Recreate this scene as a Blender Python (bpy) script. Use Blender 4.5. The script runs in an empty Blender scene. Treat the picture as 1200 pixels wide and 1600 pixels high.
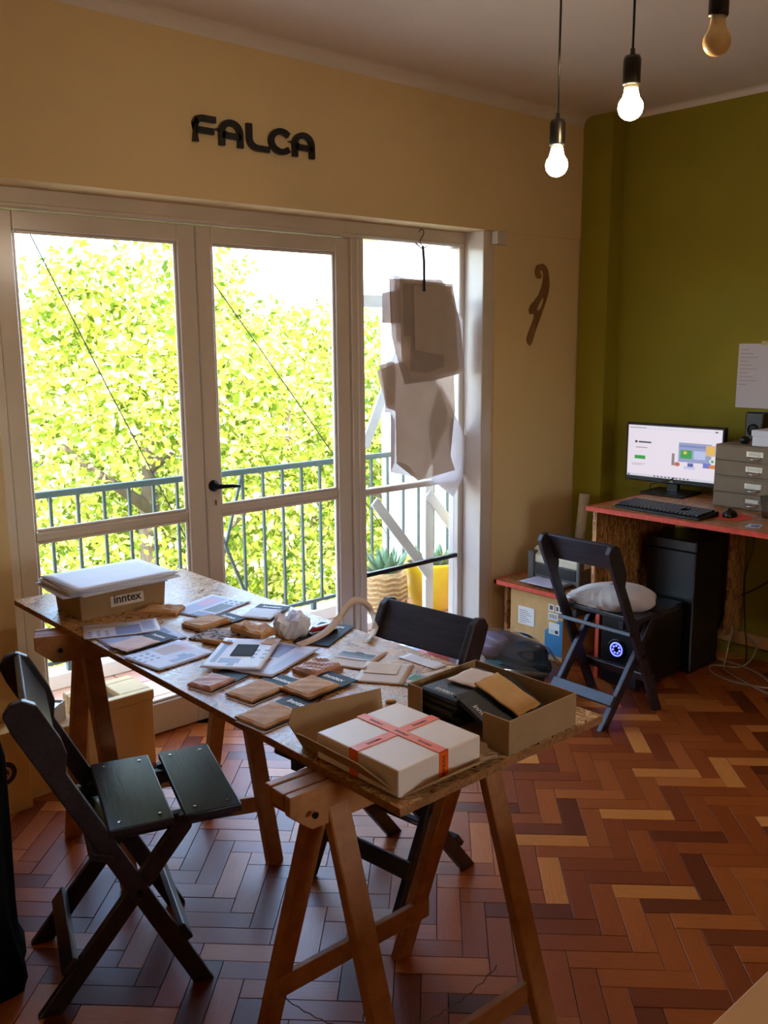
import bpy, bmesh, math, random
import numpy as np
from mathutils import Vector, Matrix

random.seed(7)
rng = np.random.default_rng(7)
S = bpy.context.scene
C = S.collection
PI = math.pi

# ------------------------------------------------------------------ camera
cam_data = bpy.data.cameras.new('camera')
cam = bpy.data.objects.new('camera', cam_data)
C.objects.link(cam)
_F = Vector((0.65493986, 0.73308248, -0.18342262))
_R = Vector((0.74479491, -0.66725254, -0.00738878))
_U = Vector((0.12780579, 0.13177303, 0.98300638))
m = Matrix.Identity(4)
for i in range(3):
    m[i][0] = _R[i]; m[i][1] = _U[i]; m[i][2] = -_F[i]
m[0][3], m[1][3], m[2][3] = 0.0, 0.0, 1.604
cam.matrix_world = m
cam_data.sensor_fit = 'VERTICAL'
cam_data.sensor_height = 36.0
cam_data.sensor_width = 27.0
cam_data.lens = 36.0 * 1442.62 / 1600.0
cam_data.clip_start = 0.02
cam_data.clip_end = 300
S.camera = cam

# ------------------------------------------------------------------ world, sun, exposure
SKY = 1.3
SUN = 8.5
BULB1 = 85.0      # cool white pendant
BULB2 = 85.0      # warm pendant
SCREEN = 0.38
world = bpy.data.worlds.new('sky'); S.world = world
world.use_nodes = True
wn = world.node_tree
wn.nodes.clear()
wo = wn.nodes.new('ShaderNodeOutputWorld')
wb = wn.nodes.new('ShaderNodeBackground')
ws = wn.nodes.new('ShaderNodeTexSky')
ws.sky_type = 'NISHITA'
ws.sun_disc = False
ws.sun_elevation = math.radians(48)
ws.sun_rotation = math.radians(200)
ws.air_density = 1.0
ws.dust_density = 2.5
ws.ozone_density = 1.0
wb.inputs['Strength'].default_value = SKY
wn.links.new(ws.outputs[0], wb.inputs[0])
wn.links.new(wb.outputs[0], wo.inputs[0])

sun_d = bpy.data.lights.new('sun', 'SUN')
sun_d.energy = SUN
sun_d.angle = math.radians(0.6)
sun_d.color = (1.0, 0.95, 0.86)
sun = bpy.data.objects.new('sun', sun_d); C.objects.link(sun)
sun.location = (-3, -8, 12)
sun.rotation_euler = (math.radians(44), 0, math.radians(-36))

S.view_settings.view_transform = 'Standard'
S.view_settings.look = 'None'
S.view_settings.exposure = 1.22
S.view_settings.gamma = 1.0
S.view_settings.use_curve_mapping = False
S.cycles.use_denoising = True
S.cycles.use_adaptive_sampling = True
S.cycles.adaptive_threshold = 0.02
S.cycles.max_bounces = 8
S.cycles.diffuse_bounces = 5
S.cycles.transparent_max_bounces = 12
S.cycles.caustics_reflective = False
S.cycles.caustics_refractive = False
S.cycles.sample_clamp_indirect = 8.0

# ------------------------------------------------------------------ materials
MATS = {}
def srgb(r, g, b):
    def f(c):
        c /= 255.0
        return c / 12.92 if c <= 0.04045 else ((c + 0.055) / 1.055) ** 2.4
    return (f(r), f(g), f(b), 1.0)

class NT:
    def __init__(self, name):
        self.m = bpy.data.materials.new(name)
        self.m.use_nodes = True
        self.t = self.m.node_tree
        self.b = self.t.nodes['Principled BSDF']
        self.out = self.t.nodes['Material Output']
        MATS[name] = self.m
    def n(self, kind, **kw):
        x = self.t.nodes.new('ShaderNode' + kind)
        for k, v in kw.items():
            setattr(x, k, v)
        return x
    def l(self, a, b):
        self.t.links.new(a, b)
    def math(self, op, a, b=None):
        x = self.n('Math', operation=op)
        for i, v in enumerate((a, b)):
            if v is None: continue
            if isinstance(v, (int, float)): x.inputs[i].default_value = v
            else: self.l(v, x.inputs[i])
        return x.outputs[0]
    def mix(self, fac, a, b, blend='MIX'):
        x = self.n('MixRGB', blend_type=blend)
        for i, v in enumerate((fac, a, b)):
            if isinstance(v, (int, float)): x.inputs[i].default_value = v
            elif isinstance(v, tuple): x.inputs[i].default_value = v
            else: self.l(v, x.inputs[i])
        return x.outputs[0]
    def ramp(self, fac, stops):
        x = self.n('ValToRGB')
        e = x.color_ramp.elements
        while len(e) < len(stops): e.new(0.5)
        for el, (pos, col) in zip(e, stops):
            el.position = pos; el.color = col
        self.l(fac, x.inputs[0])
        return x.outputs[0]
    def coord(self, which='Object', scale=(1, 1, 1), rot=(0, 0, 0)):
        tc = self.n('TexCoord')
        mp = self.n('Mapping')
        mp.inputs['Scale'].default_value = scale
        mp.inputs['Rotation'].default_value = rot
        self.l(tc.outputs[which], mp.inputs[0])
        return mp.outputs[0]
    def noise(self, vec, scale=5, detail=4, rough=0.55, dist=0.0):
        x = self.n('TexNoise')
        x.inputs['Scale'].default_value = scale
        x.inputs['Detail'].default_value = detail
        x.inputs['Roughness'].default_value = rough
        x.inputs['Distortion'].default_value = dist
        self.l(vec, x.inputs['Vector'])
        return x.outputs[0]
    def bump(self, h, strength=0.2, dist=0.01):
        x = self.n('Bump')
        x.inputs['Strength'].default_value = strength
        x.inputs['Distance'].default_value = dist
        self.l(h, x.inputs['Height'])
        self.l(x.outputs[0], self.b.inputs['Normal'])
    def color(self, c):
        if isinstance(c, tuple): self.b.inputs['Base Color'].default_value = c
        else: self.l(c, self.b.inputs['Base Color'])
    def rough(self, v):
        if isinstance(v, (int, float)): self.b.inputs['Roughness'].default_value = v
        else: self.l(v, self.b.inputs['Roughness'])

def plain(name, col, rough=0.5, spec=0.5, metal=0.0, var=0.12, nscale=18, bump=0.0, bscale=60):
    """paint / card / plastic: a colour with faint mottling"""
    k = NT(name)
    v = k.coord('Object')
    n = k.noise(v, nscale, 4)
    dark = tuple(c * (1 - var) for c in col[:3]) + (1,)
    lite = tuple(min(1, c * (1 + var)) for c in col[:3]) + (1,)
    k.color(k.ramp(n, [(0.3, dark), (0.7, lite)]))
    k.rough(rough)
    k.b.inputs['Specular IOR Level'].default_value = spec
    k.b.inputs['Metallic'].default_value = metal
    if bump:
        k.bump(k.noise(v, bscale, 5), bump, 0.004)
    return k.m

def wood(name, c_dark, c_lite, rough=0.45, scale=(1, 1, 1), grain=40, bump=0.15, rnd=False):
    k = NT(name)
    v = k.coord('Object', scale)
    n = k.noise(v, grain, 5, 0.6, 0.4)
    n2 = k.noise(v, grain * 0.12, 3)
    f = k.math('ADD', k.math('MULTIPLY', n, 0.6), k.math('MULTIPLY', n2, 0.4))
    col = k.ramp(f, [(0.32, c_dark), (0.68, c_lite)])
    k.color(col)
    k.rough(rough)
    k.bump(n, bump, 0.003)
    return k.m

def parquet_mat():
    k = NT('parquet_block')
    oi = k.n('ObjectInfo')
    at = k.n('Attribute'); at.attribute_name = 'rnd'
    r = k.math('FRACT', k.math('ADD', oi.outputs['Random'], at.outputs['Fac']))
    col = k.ramp(r, [(0.0, srgb(104, 42, 14)), (0.25, srgb(148, 66, 22)), (0.55, srgb(166, 82, 28)),
                     (0.8, srgb(182, 96, 38)), (0.93, srgb(216, 132, 58)), (1.0, srgb(226, 146, 70))])
    uv = k.n('UVMap')
    mp = k.n('Mapping'); mp.inputs['Scale'].default_value = (2.0, 22, 1)
    k.l(uv.outputs[0], mp.inputs[0])
    off = k.n('VectorMath', operation='ADD')
    cmb = k.n('CombineXYZ')
    k.l(k.math('MULTIPLY', r, 57.0), cmb.inputs[0]); k.l(k.math('MULTIPLY', r, 31.0), cmb.inputs[1])
    k.l(mp.outputs[0], off.inputs[0]); k.l(cmb.outputs[0], off.inputs[1])
    g = k.noise(off.outputs[0], 2.2, 5, 0.6, 0.6)
    gcol = k.ramp(g, [(0.3, (0.62, 0.56, 0.52, 1)), (0.7, (1.1, 1.08, 1.05, 1))])
    k.color(k.mix(1.0, col, gcol, 'MULTIPLY'))
    k.rough(k.math('ADD', k.math('MULTIPLY', g, 0.16), 0.28))
    k.b.inputs['Specular IOR Level'].default_value = 0.55
    k.bump(g, 0.06, 0.002)
    return k.m

def osb_mat(name, tint=(1, 1, 1), rough=0.36, big=1.0):
    k = NT(name)
    cols = []
    base = k.coord('Object')
    for i, (ang, s1, s2) in enumerate(((0.35, 210, 36), (1.5, 220, 40), (2.5, 200, 34), (0.95, 170, 30))):
        mp = k.n('Mapping')
        mp.inputs['Rotation'].default_value = (0, 0, ang)
        k.l(base, mp.inputs[0])
        nz = k.n('Mapping'); nz.inputs['Scale'].default_value = (s2 * big, s1 * big, 10)
        k.l(mp.outputs[0], nz.inputs[0])
        vo = k.n('TexVoronoi'); vo.inputs['Scale'].default_value = 1.0
        vo.inputs['Randomness'].default_value = 1.0
        k.l(nz.outputs[0], vo.inputs['Vector'])
        sp = k.n('SeparateColor'); k.l(vo.outputs['Color'], sp.inputs[0])
        cols.append(sp.outputs[0])
    pick = k.n('TexVoronoi'); pick.inputs['Scale'].default_value = 44.0 * big
    k.l(base, pick.inputs['Vector'])
    sp = k.n('SeparateColor'); k.l(pick.outputs['Color'], sp.inputs[0])
    sel = sp.outputs[1]
    v = cols[0]
    for i, t in ((1, 0.28), (2, 0.55), (3, 0.8)):
        mx = k.n('Mix'); mx.data_type = 'FLOAT'
        k.l(k.math('GREATER_THAN', sel, t), mx.inputs[0]); k.l(v, mx.inputs[2]); k.l(cols[i], mx.inputs[3])
        v = mx.outputs[0]
    T = lambda c: tuple(c[i] * tint[i] for i in range(3)) + (1,)
    col = k.ramp(v, [(0.0, T(srgb(96, 58, 30))), (0.22, T(srgb(150, 100, 56))), (0.6, T(srgb(198, 150, 92))), (1.0, T(srgb(228, 190, 138)))])
    k.color(col)
    k.rough(k.math('ADD', k.math('MULTIPLY', v, 0.22), rough - 0.1))
    k.b.inputs['Specular IOR Level'].default_value = 0.6
    k.bump(v, 0.35, 0.004)
    return k.m

def print_mat(name, base, rects, rough=0.5, emit=0.0):
    """flat print: coloured rectangles and ellipses laid out over the sheet (generated coordinates)"""
    k = NT(name)
    tc = k.n('TexCoord')
    sp = k.n('SeparateXYZ'); k.l(tc.outputs['Generated'], sp.inputs[0])
    x, y = sp.outputs[0], sp.outputs[1]
    cur = base
    for r in rects:
        u0, v0, u1, v1, col = r[:5]
        cx, cy, hx, hy = (u0 + u1) / 2, (v0 + v1) / 2, abs(u1 - u0) / 2, abs(v1 - v0) / 2
        dx = k.math('DIVIDE', k.math('ABSOLUTE', k.math('SUBTRACT', x, cx)), hx)
        dy = k.math('DIVIDE', k.math('ABSOLUTE', k.math('SUBTRACT', y, cy)), hy)
        if len(r) > 5 and r[5] == 'o':
            d = k.math('ADD', k.math('MULTIPLY', dx, dx), k.math('MULTIPLY', dy, dy))
        elif len(r) > 5 and r[5] == 'ring':
            d = k.math('ADD', k.math('MULTIPLY', dx, dx), k.math('MULTIPLY', dy, dy))
            d = k.math('ADD', k.math('MULTIPLY', k.math('ABSOLUTE', k.math('SUBTRACT', d, 0.82)), 5.0), 0.0)
        else:
            d = k.math('MAXIMUM', dx, dy)
        f = k.math('LESS_THAN', d, 1.0)
        cur = k.mix(f, cur, col)
    if isinstance(cur, tuple): k.b.inputs['Base Color'].default_value = cur
    else: k.l(cur, k.b.inputs['Base Color'])
    k.rough(rough)
    if emit:
        if not isinstance(cur, tuple): k.l(cur, k.b.inputs['Emission Color'])
        k.b.inputs['Emission Strength'].default_value = emit
        k.b.inputs['Base Color'].default_value = (0.02, 0.02, 0.02, 1)
        for lk in list(k.b.inputs['Base Color'].links): k.t.links.remove(lk)
    return k.m

def thin_glass(name, tint=(1, 1, 1, 1), refl=0.04, rough=0.02, haze=0.0):
    k = NT(name)
    k.t.nodes.remove(k.b)
    tr = k.n('BsdfTransparent'); tr.inputs[0].default_value = tint
    gl = k.n('BsdfGlossy'); gl.inputs['Roughness'].default_value = rough
    fr = k.n('Fresnel'); fr.inputs[0].default_value = 1.45
    mx = k.n('MixShader')
    gm = k.n('NewGeometry')
    front = k.math('SUBTRACT', 1.0, gm.outputs['Backfacing'])        # outer face only: no internal reflection in a thin pane
    k.l(k.math('MULTIPLY', k.math('ADD', fr.outputs[0], refl), front), mx.inputs[0]); k.l(tr.outputs[0], mx.inputs[1]); k.l(gl.outputs[0], mx.inputs[2])
    last = mx.outputs[0]
    if haze:
        df = k.n('BsdfDiffuse'); df.inputs[0].default_value = (0.8, 0.8, 0.8, 1)
        m2 = k.n('MixShader')
        n = k.noise(k.coord('Object'), 6, 5)
        k.l(k.math('MULTIPLY', n, haze), m2.inputs[0]); k.l(last, m2.inputs[1]); k.l(df.outputs[0], m2.inputs[2])
        last = m2.outputs[0]
    k.l(last, k.out.inputs[0])
    return k.m

def leaf_mat(name, stops, trans=0.45):
    k = NT(name)
    k.t.nodes.remove(k.b)
    at = k.n('Attribute'); at.attribute_name = 'rnd'
    col = k.ramp(at.outputs['Fac'], stops)
    df = k.n('BsdfDiffuse'); k.l(col, df.inputs[0])
    tl = k.n('BsdfTranslucent'); k.l(col, tl.inputs[0])
    mx = k.n('MixShader'); mx.inputs[0].default_value = trans
    k.l(df.outputs[0], mx.inputs[1]); k.l(tl.outputs[0], mx.inputs[2])
    k.l(mx.outputs[0], k.out.inputs[0])
    return k.m

def paper_mat(name, col, trans=0.3):
    k = NT(name)
    n = k.noise(k.coord('Object'), 9, 5)
    c = k.ramp(n, [(0.3, tuple(x * 0.92 for x in col[:3]) + (1,)), (0.7, col)])
    k.t.nodes.remove(k.b)
    df = k.n('BsdfDiffuse'); k.l(c, df.inputs[0])
    tl = k.n('BsdfTranslucent'); k.l(c, tl.inputs[0])
    mx = k.n('MixShader'); mx.inputs[0].default_value = trans
    k.l(df.outputs[0], mx.inputs[1]); k.l(tl.outputs[0], mx.inputs[2])
    k.l(mx.outputs[0], k.out.inputs[0])
    return k.m

def emit_mat(name, col, strength):
    k = NT(name)
    k.color((0.9, 0.9, 0.9, 1))
    k.b.inputs['Emission Color'].default_value = col
    k.b.inputs['Emission Strength'].default_value = strength
    return k.m

WALL = plain('cream_wall_paint', srgb(226, 200, 150), 0.75, 0.3, var=0.03, nscale=3, bump=0.25, bscale=45)
CEIL = plain('ceiling_paint', srgb(224, 214, 202), 0.8, 0.3, var=0.03, nscale=3, bump=0.2, bscale=40)
GREEN = plain('olive_green_paint', srgb(146, 134, 34), 0.7, 0.3, var=0.05, nscale=4, bump=0.25, bscale=45)
WHITEP = plain('glossy_white_paint', srgb(212, 200, 188), 0.22, 0.5, var=0.03, nscale=6, bump=0.12, bscale=25)
OUTW = plain('exterior_white_plaster', srgb(235, 233, 228), 0.85, 0.2, var=0.03, nscale=3, bump=0.3, bscale=30)
PARQ = parquet_mat()
SUBF = plain('floor_joint_dark', srgb(40, 22, 14), 0.8)
OSB = osb_mat('osb_board')
OSBD = osb_mat('osb_board_brown', (0.82, 0.62, 0.46), 0.45)
RED = plain('red_edge_paint', srgb(206, 66, 42), 0.5, var=0.2, nscale=40)
PINE = wood('pine_wood', srgb(150, 92, 48), srgb(196, 134, 78), 0.5, (1, 1, 1), 22)
BLACKW = wood('black_stained_wood', srgb(16, 13, 17), srgb(58, 50, 58), 0.36, (5, .6, 5), 16, 0.3)
METALD = plain('dark_metal', srgb(30, 28, 26), 0.35, metal=0.8)
CHROME = plain('nickel', srgb(200, 195, 185), 0.22, metal=1.0)
IRON = plain('blue_grey_railing_paint', srgb(70, 88, 84), 0.5)
TILE = plain('terracotta_tile', srgb(198, 150, 128), 0.35, var=0.12, nscale=14)
GROUT = plain('tile_grout', srgb(120, 104, 92), 0.9)
GLASS = thin_glass('window_glass', (0.97, 0.985, 0.98, 1), 0.0, 0.02, 0.04)
PLASTIC = thin_glass('clear_plastic_film', (0.9, 0.9, 0.92, 1), 0.16, 0.10, .03)
CLEAR = thin_glass('clear_plastic_cup', (0.86, 0.86, 0.86, 1), 0.1, 0.08)
KRAFT = plain('kraft_paper', srgb(206, 156, 106), 0.7, 0.3, var=0.14, nscale=30, bump=0.35, bscale=35)
CARDB = plain('corrugated_cardboard', srgb(164, 128, 88), 0.75, 0.25, var=0.07, nscale=20, bump=0.1, bscale=90)
CARDL = plain('light_cardboard', srgb(205, 160, 104), 0.75, 0.25, var=0.06, nscale=20)
CREAMC = plain('cream_carton', srgb(226, 188, 128), 0.6, 0.3, var=0.05, nscale=8)
WPAPER = plain('white_paper', srgb(226, 224, 232), 0.6, 0.3, var=0.03)
LILACP = plain('greyish_white_paper', srgb(206, 202, 218), 0.6, 0.3, var=0.05)
BEIGEC = plain('pale_beige_card', srgb(214, 190, 170), 0.55, 0.4, var=0.04)
SLATE = plain('slate_card', srgb(40, 46, 58), 0.62, 0.22, var=0.1)
BLACKC = plain('black_card', srgb(18, 17, 18), 0.4, 0.5)
BLACKP = plain('black_plastic', srgb(16, 16, 18), 0.32, 0.5)
GREYP = plain('grey_plastic', srgb(92, 90, 88), 0.45)
CREAMP = plain('cream_plastic', srgb(214, 204, 178), 0.4)
GREYD = plain('grey_cardboard_drawer', srgb(134, 118, 98), 0.65, 0.3, var=0.05, nscale=20)
ORANGE = plain('orange_ribbon', srgb(244, 100, 14), 0.4, 0.5, var=0.06)
WHITEB = plain('white_gift_box', srgb(236, 216, 198), 0.35, 0.5, var=0.02)
WHITETX = plain('white_ink', srgb(240, 240, 240), 0.5)
DARKTX = plain('dark_ink', srgb(40, 28, 24), 0.6)
TRACES = [paper_mat('pattern_paper_%d' % i, c, t) for i, (c, t) in enumerate(((srgb(238, 232, 232), .55), (srgb(224, 212, 206), .5), (srgb(236, 224, 214), .46), (srgb(216, 204, 200), .5)))]
WOODC = wood('curve_ruler_wood', srgb(110, 76, 46), srgb(150, 108, 70), 0.45, (1, 1, 1), 18)
NEARB = plain('sign_black', srgb(26, 26, 32), 0.4)
FOAM = plain('black_fleece', srgb(12, 11, 12), 0.95, 0.1, bump=1.0, bscale=90)
YELLOW = plain('yellow_glaze', srgb(244, 208, 20), 0.3, 0.6, var=0.04)
WICKER = plain('wicker', srgb(200, 160, 104), 0.7, var=0.25, nscale=60)
SOIL = plain('potting_soil', srgb(92, 74, 60), 0.95, var=0.3, nscale=60, bump=0.6, bscale=60)
SUCC = plain('succulent_green', srgb(120, 150, 110), 0.5, var=0.15)
CLOTH = plain('grey_cotton', srgb(196, 186, 180), 0.85, 0.2, var=0.1, nscale=10, bump=0.9, bscale=16)
BARK = wood('bark', srgb(70, 62, 50), srgb(112, 100, 82), 0.9, (1, 1, 0.3), 12)
LEAF = leaf_mat('plane_leaf', [(0.0, srgb(74, 98, 32)), (0.3, srgb(124, 144, 44)), (0.6, srgb(182, 188, 78)), (0.85, srgb(218, 212, 116)), (1.0, srgb(242, 234, 184))])
TANT = plain('tan_worktop', srgb(205, 150, 92), 0.5, var=0.06, nscale=8)

# ------------------------------------------------------------------ mesh helpers
class M:
    def __init__(self):
        self.v = []; self.f = []
    def add(self, vs, fs):
        o = len(self.v)
        self.v += [tuple(x) for x in vs]
        self.f += [tuple(i + o for i in q) for q in fs]
        return self
    def box(self, x0, x1, y0, y1, z0, z1):
        vs = [(x0, y0, z0), (x1, y0, z0), (x1, y1, z0), (x0, y1, z0), (x0, y0, z1), (x1, y0, z1), (x1, y1, z1), (x0, y1, z1)]
        return self.add(vs, [(3, 2, 1, 0), (4, 5, 6, 7), (0, 1, 5, 4), (1, 2, 6, 5), (2, 3, 7, 6), (3, 0, 4, 7)])
    def bar(self, p0, p1, w, t, side):
        """board from p0 to p1: w wide along 'side', t thick across it"""
        p0, p1 = Vector(p0), Vector(p1)
        d = (p1 - p0).normalized()
        s = Vector(side); s = (s - d * s.dot(d)).normalized()
        n = d.cross(s)
        vs = []
        for p in (p0, p1):
            for a, b in ((-1, -1), (1, -1), (1, 1), (-1, 1)):
                vs.append(p + s * (a * w / 2) + n * (b * t / 2))
        return self.add(vs, [(3, 2, 1, 0), (4, 5, 6, 7), (0, 1, 5, 4), (1, 2, 6, 5), (2, 3, 7, 6), (3, 0, 4, 7)])
    def prism(self, poly, o, ex, ey, th):
        """polygon in the plane (ex, ey) from origin o, extruded by th along ex x ey"""
        o, ex, ey = Vector(o), Vector(ex), Vector(ey)
        n = ex.cross(ey).normalized()
        k = len(poly)
        vs = [o + ex * a + ey * b for a, b in poly] + [o + ex * a + ey * b + n * th for a, b in poly]
        fs = [tuple(range(k))[::-1], tuple(range(k, 2 * k))]
        fs += [(i, (i + 1) % k, k + (i + 1) % k, k + i) for i in range(k)]
        return self.add(vs, fs)
    def tube(self, pts, r, n=8):
        pts = [Vector(p) for p in pts]
        rs = r if isinstance(r, (list, tuple)) else [r] * len(pts)
        vs, fs = [], []
        prev = None
        for i, p in enumerate(pts):
            d = (pts[min(i + 1, len(pts) - 1)] - pts[max(i - 1, 0)]).normalized()
            if prev is None:
                a = Vector((0, 0, 1)) if abs(d.z) < 0.9 else Vector((1, 0, 0))
                s = d.cross(a).normalized()
            else:
                s = (prev - d * prev.dot(d)).normalized()
            prev = s
            b = d.cross(s)
            for j in range(n):
                t = 2 * PI * j / n
                vs.append(p + (s * math.cos(t) + b * math.sin(t)) * rs[i])
        for i in range(len(pts) - 1):
            for j in range(n):
                fs.append((i * n + j, i * n + (j + 1) % n, (i + 1) * n + (j + 1) % n, (i + 1) * n + j))
        fs.append(tuple(range(n))[::-1]); fs.append(tuple(range((len(pts) - 1) * n, len(pts) * n)))
        return self.add(vs, fs)
    def lathe(self, prof, n=20, o=(0, 0, 0), cap=True):
        vs, fs = [], []
        for r, z in prof:
            for j in range(n):
                t = 2 * PI * j / n
                vs.append((o[0] + r * math.cos(t), o[1] + r * math.sin(t), o[2] + z))
        for i in range(len(prof) - 1):
            for j in range(n):
                fs.append((i * n + j, i * n + (j + 1) % n, (i + 1) * n + (j + 1) % n, (i + 1) * n + j))
        if cap:
            fs.append(tuple(range(n))[::-1]); fs.append(tuple(range((len(prof) - 1) * n, len(prof) * n)))
        return self.add(vs, fs)
    def sheet(self, w, h, z=0.0, th=0.0008, nx=8, ny=6, fn=None):
        """thin sheet centred on the origin; fn(u, v) lifts it"""
        fn = fn or (lambda u, v: 0.0)
        top, bot = [], []
        for j in range(ny + 1):
            for i in range(nx + 1):
                u, v = i / nx, j / ny
                x, y = (u - .5) * w, (v - .5) * h
                q = z + fn(u, v)
                top.append((x, y, q + th)); bot.append((x, y, q))
        k = len(top); fs = []
        W = nx + 1
        for j in range(ny):
            for i in range(nx):
                a = j * W + i
                fs.append((a, a + 1, a + W + 1, a + W))
                fs.append((k + a + W, k + a + W + 1, k + a + 1, k + a))
        rim = [i for i in range(nx)] + [nx + j * W for j in range(ny)] + [ny * W + nx - i for i in range(nx)] + [(ny - j) * W for j in range(ny)]
        for a, b in zip(rim, rim[1:] + rim[:1]):
            fs.append((a, k + a, k + b, b))
        return self.add(top + bot, fs)
    def make(self, name, mat, parent=None, smooth=False, bevel=0.0, seg=1, loc=None, rot=None):
        me = bpy.data.meshes.new(name)
        me.from_pydata(self.v, [], self.f)
        me.materials.append(mat)
        if smooth:
            me.polygons.foreach_set('use_smooth', [True] * len(me.polygons))
        me.update()
        o = bpy.data.objects.new(name, me)
        C.objects.link(o)
        if parent: o.parent = parent
        if loc: o.location = loc
        if rot: o.rotation_euler = rot
        if bevel:
            b = o.modifiers.new('bevel', 'BEVEL'); b.width = bevel; b.segments = seg; b.limit_method = 'ANGLE'
        return o

def fixn(o):
    bm = bmesh.new(); bm.from_mesh(o.data)
    bmesh.ops.recalc_face_normals(bm, faces=bm.faces); bm.to_mesh(o.data); bm.free()
    return o

def tag(o, label, cat, group=None):
    o['label'] = label; o['category'] = cat
    if group: o['group'] = group
    return o
def thing(name, label, cat, loc=(0, 0, 0), rz=0.0, group=None):
    o = bpy.data.objects.new(name, None)
    o.empty_display_size = 0.05
    C.objects.link(o)
    o.location = loc; o.rotation_euler = (0, 0, rz)
    return tag(o, label, cat, group)
def struct(o):
    o['kind'] = 'structure'
    return o
def text_mesh(name, body, size, mat, parent, loc, rot, th=0.0006, align='CENTER', bold=0.0):
    cu = bpy.data.curves.new(name, 'FONT')
    cu.body = body; cu.size = size; cu.extrude = th; cu.align_x = align; cu.align_y = 'CENTER'; cu.offset = bold
    cu.resolution_u = 3
    t = bpy.data.objects.new(name + '_tmp', cu); C.objects.link(t)
    dg = bpy.context.evaluated_depsgraph_get()
    me = bpy.data.meshes.new_from_object(t.evaluated_get(dg))
    bpy.data.objects.remove(t); bpy.data.curves.remove(cu)
    me.name = name
    me.materials.clear(); me.materials.append(mat)
    o = bpy.data.objects.new(name, me); C.objects.link(o)
    if parent: o.parent = parent
    o.location = loc; o.rotation_euler = rot
    return o
def stroke(poly, w):
    """outline polygon of a thick polyline (2-D)"""
    L, R = [], []
    P = [Vector(p) for p in poly]
    for i, p in enumerate(P):
        if i == 0: d = (P[1] - P[0]).normalized(); nn = Vector((-d.y, d.x)); sc = 1
        elif i == len(P) - 1: d = (P[-1] - P[-2]).normalized(); nn = Vector((-d.y, d.x)); sc = 1
        else:
            d1 = (P[i] - P[i - 1]).normalized(); d2 = (P[i + 1] - P[i]).normalized()
            n1 = Vector((-d1.y, d1.x)); n2 = Vector((-d2.y, d2.x))
            nn = (n1 + n2).normalized(); sc = 1 / max(0.35, nn.dot(n1))
        L.append(p + nn * (w / 2 * sc)); R.append(p - nn * (w / 2 * sc))
    return L, R
def stroke_prism(mb, poly, w, o, ex, ey, th):
    L, R = stroke(poly, w)
    for i in range(len(L) - 1):
        mb.prism([L[i], R[i], R[i + 1], L[i + 1]], o, ex, ey, th)

# ------------------------------------------------------------------ the room shell
W = 3.15; D = 3.308; ZC = 2.751; ZH = 2.128
XL, XR, YB = -1.4, 4.37, -2.4

floor = struct(M().box(XL - .1, XR + .1, YB - .1, 3.36, -0.12, -0.0125).make('floor', SUBF))
ceiling = struct(M().box(XL - .15, XR + .15, YB - .15, 3.42, ZC, ZC + .2).make('ceiling', CEIL))
ww = M()
ww.box(XL - .15, XR + .15, W, 3.42, ZH, ZC)                 # header beam
ww.box(3.58, XR + .15, W + .008, 3.42, -.1, ZH)             # pier right of the window
ww.box(XL - .15, 1.10, W + .004, 3.42, -.1, ZH)             # wall left of the doors
struct(ww.make('wall_window', WALL))
gw = M().box(XR, XR + .15, YB, 3.3, -.1, ZC)
struct(gw.make('wall_right', GREEN))
struct(M().box(4.257, XR, 2.967, W, 0, ZC).make('wall_pilaster', GREEN))
# left and back walls: plain plaster; the back wall has an added, unseen window that lets in fill light
struct(M().box(XL - .15, XL, YB, 3.3, -.1, ZC).make('wall_left', WALL))
wbk = M()
BX0, BX1, BZ0, BZ1 = 1.0, 1.8, 1.1, 2.0
wbk.box(XL - .15, XR + .15, YB - .15, YB, -.1, BZ0); wbk.box(XL - .15, XR + .15, YB - .15, YB, BZ1, ZC)
wbk.box(XL - .15, BX0, YB - .15, YB, BZ0, BZ1); wbk.box(BX1, XR + .15, YB - .15, YB, BZ0, BZ1)
struct(wbk.make('wall_back', WALL))
w2 = struct(M().box(BX0, BX1, YB - .1, YB - .06, BZ0, BZ0 + .06).make('fill_window', WHITEP))  # window added out of view to brighten the room
M().box(BX0, BX1, YB - .1, YB - .06, BZ1 - .06, BZ1).make('fill_window_rail', WHITEP, w2)
for xx in (BX0, (BX0 + BX1) / 2 - .03, BX1 - .06): M().box(xx, xx + .06, YB - .1, YB - .06, BZ0 + .06, BZ1 - .06).make('fill_window_stile', WHITEP, w2)
M().box(BX0 + .06, BX1 - .06, YB - .082, YB - .078, BZ0 + .06, BZ1 - .06).make('window_pane', GLASS, w2)
# coving
def cove(name, p0, p1, inward, r=0.075):
    p0, p1, inward = Vector(p0), Vector(p1), Vector(inward)
    prof = [(0, 0), (0, -r)] + [(r - r * math.cos(t), -r + r * math.sin(t)) for t in [i * PI / 2 / 6 for i in range(1, 6)]] + [(r, 0)]
    mb = M()
    k = len(prof)
    vs = [p + inward * a + Vector((0, 0, b)) for p in (p0, p1) for a, b in prof]
    fs = [tuple(range(k)), tuple(range(k, 2 * k))[::-1]] + [(i, k + i, k + (i + 1) % k, (i + 1) % k) for i in range(k)]
    mb.add(vs, fs)
    return struct(fixn(mb.make(name, CEIL)))
cove('trim_1', (XL, W, ZC), (4.257, W, ZC), (0, -1, 0), 0.05)
cove('trim_2', (XR, 2.967, ZC), (XR, YB, ZC), (-1, 0, 0), 0.03)
struct(M().box(XR - .022, XR, YB, 2.52, .065, .128).make('baseboard_right', CARDL, bevel=.003))
struct(M().box(3.545, 3.625, W - .028, W + .008, 2.062, 2.126).make('trim_3', WHITEP, bevel=.004))   # shutter bracket over the pier

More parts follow.
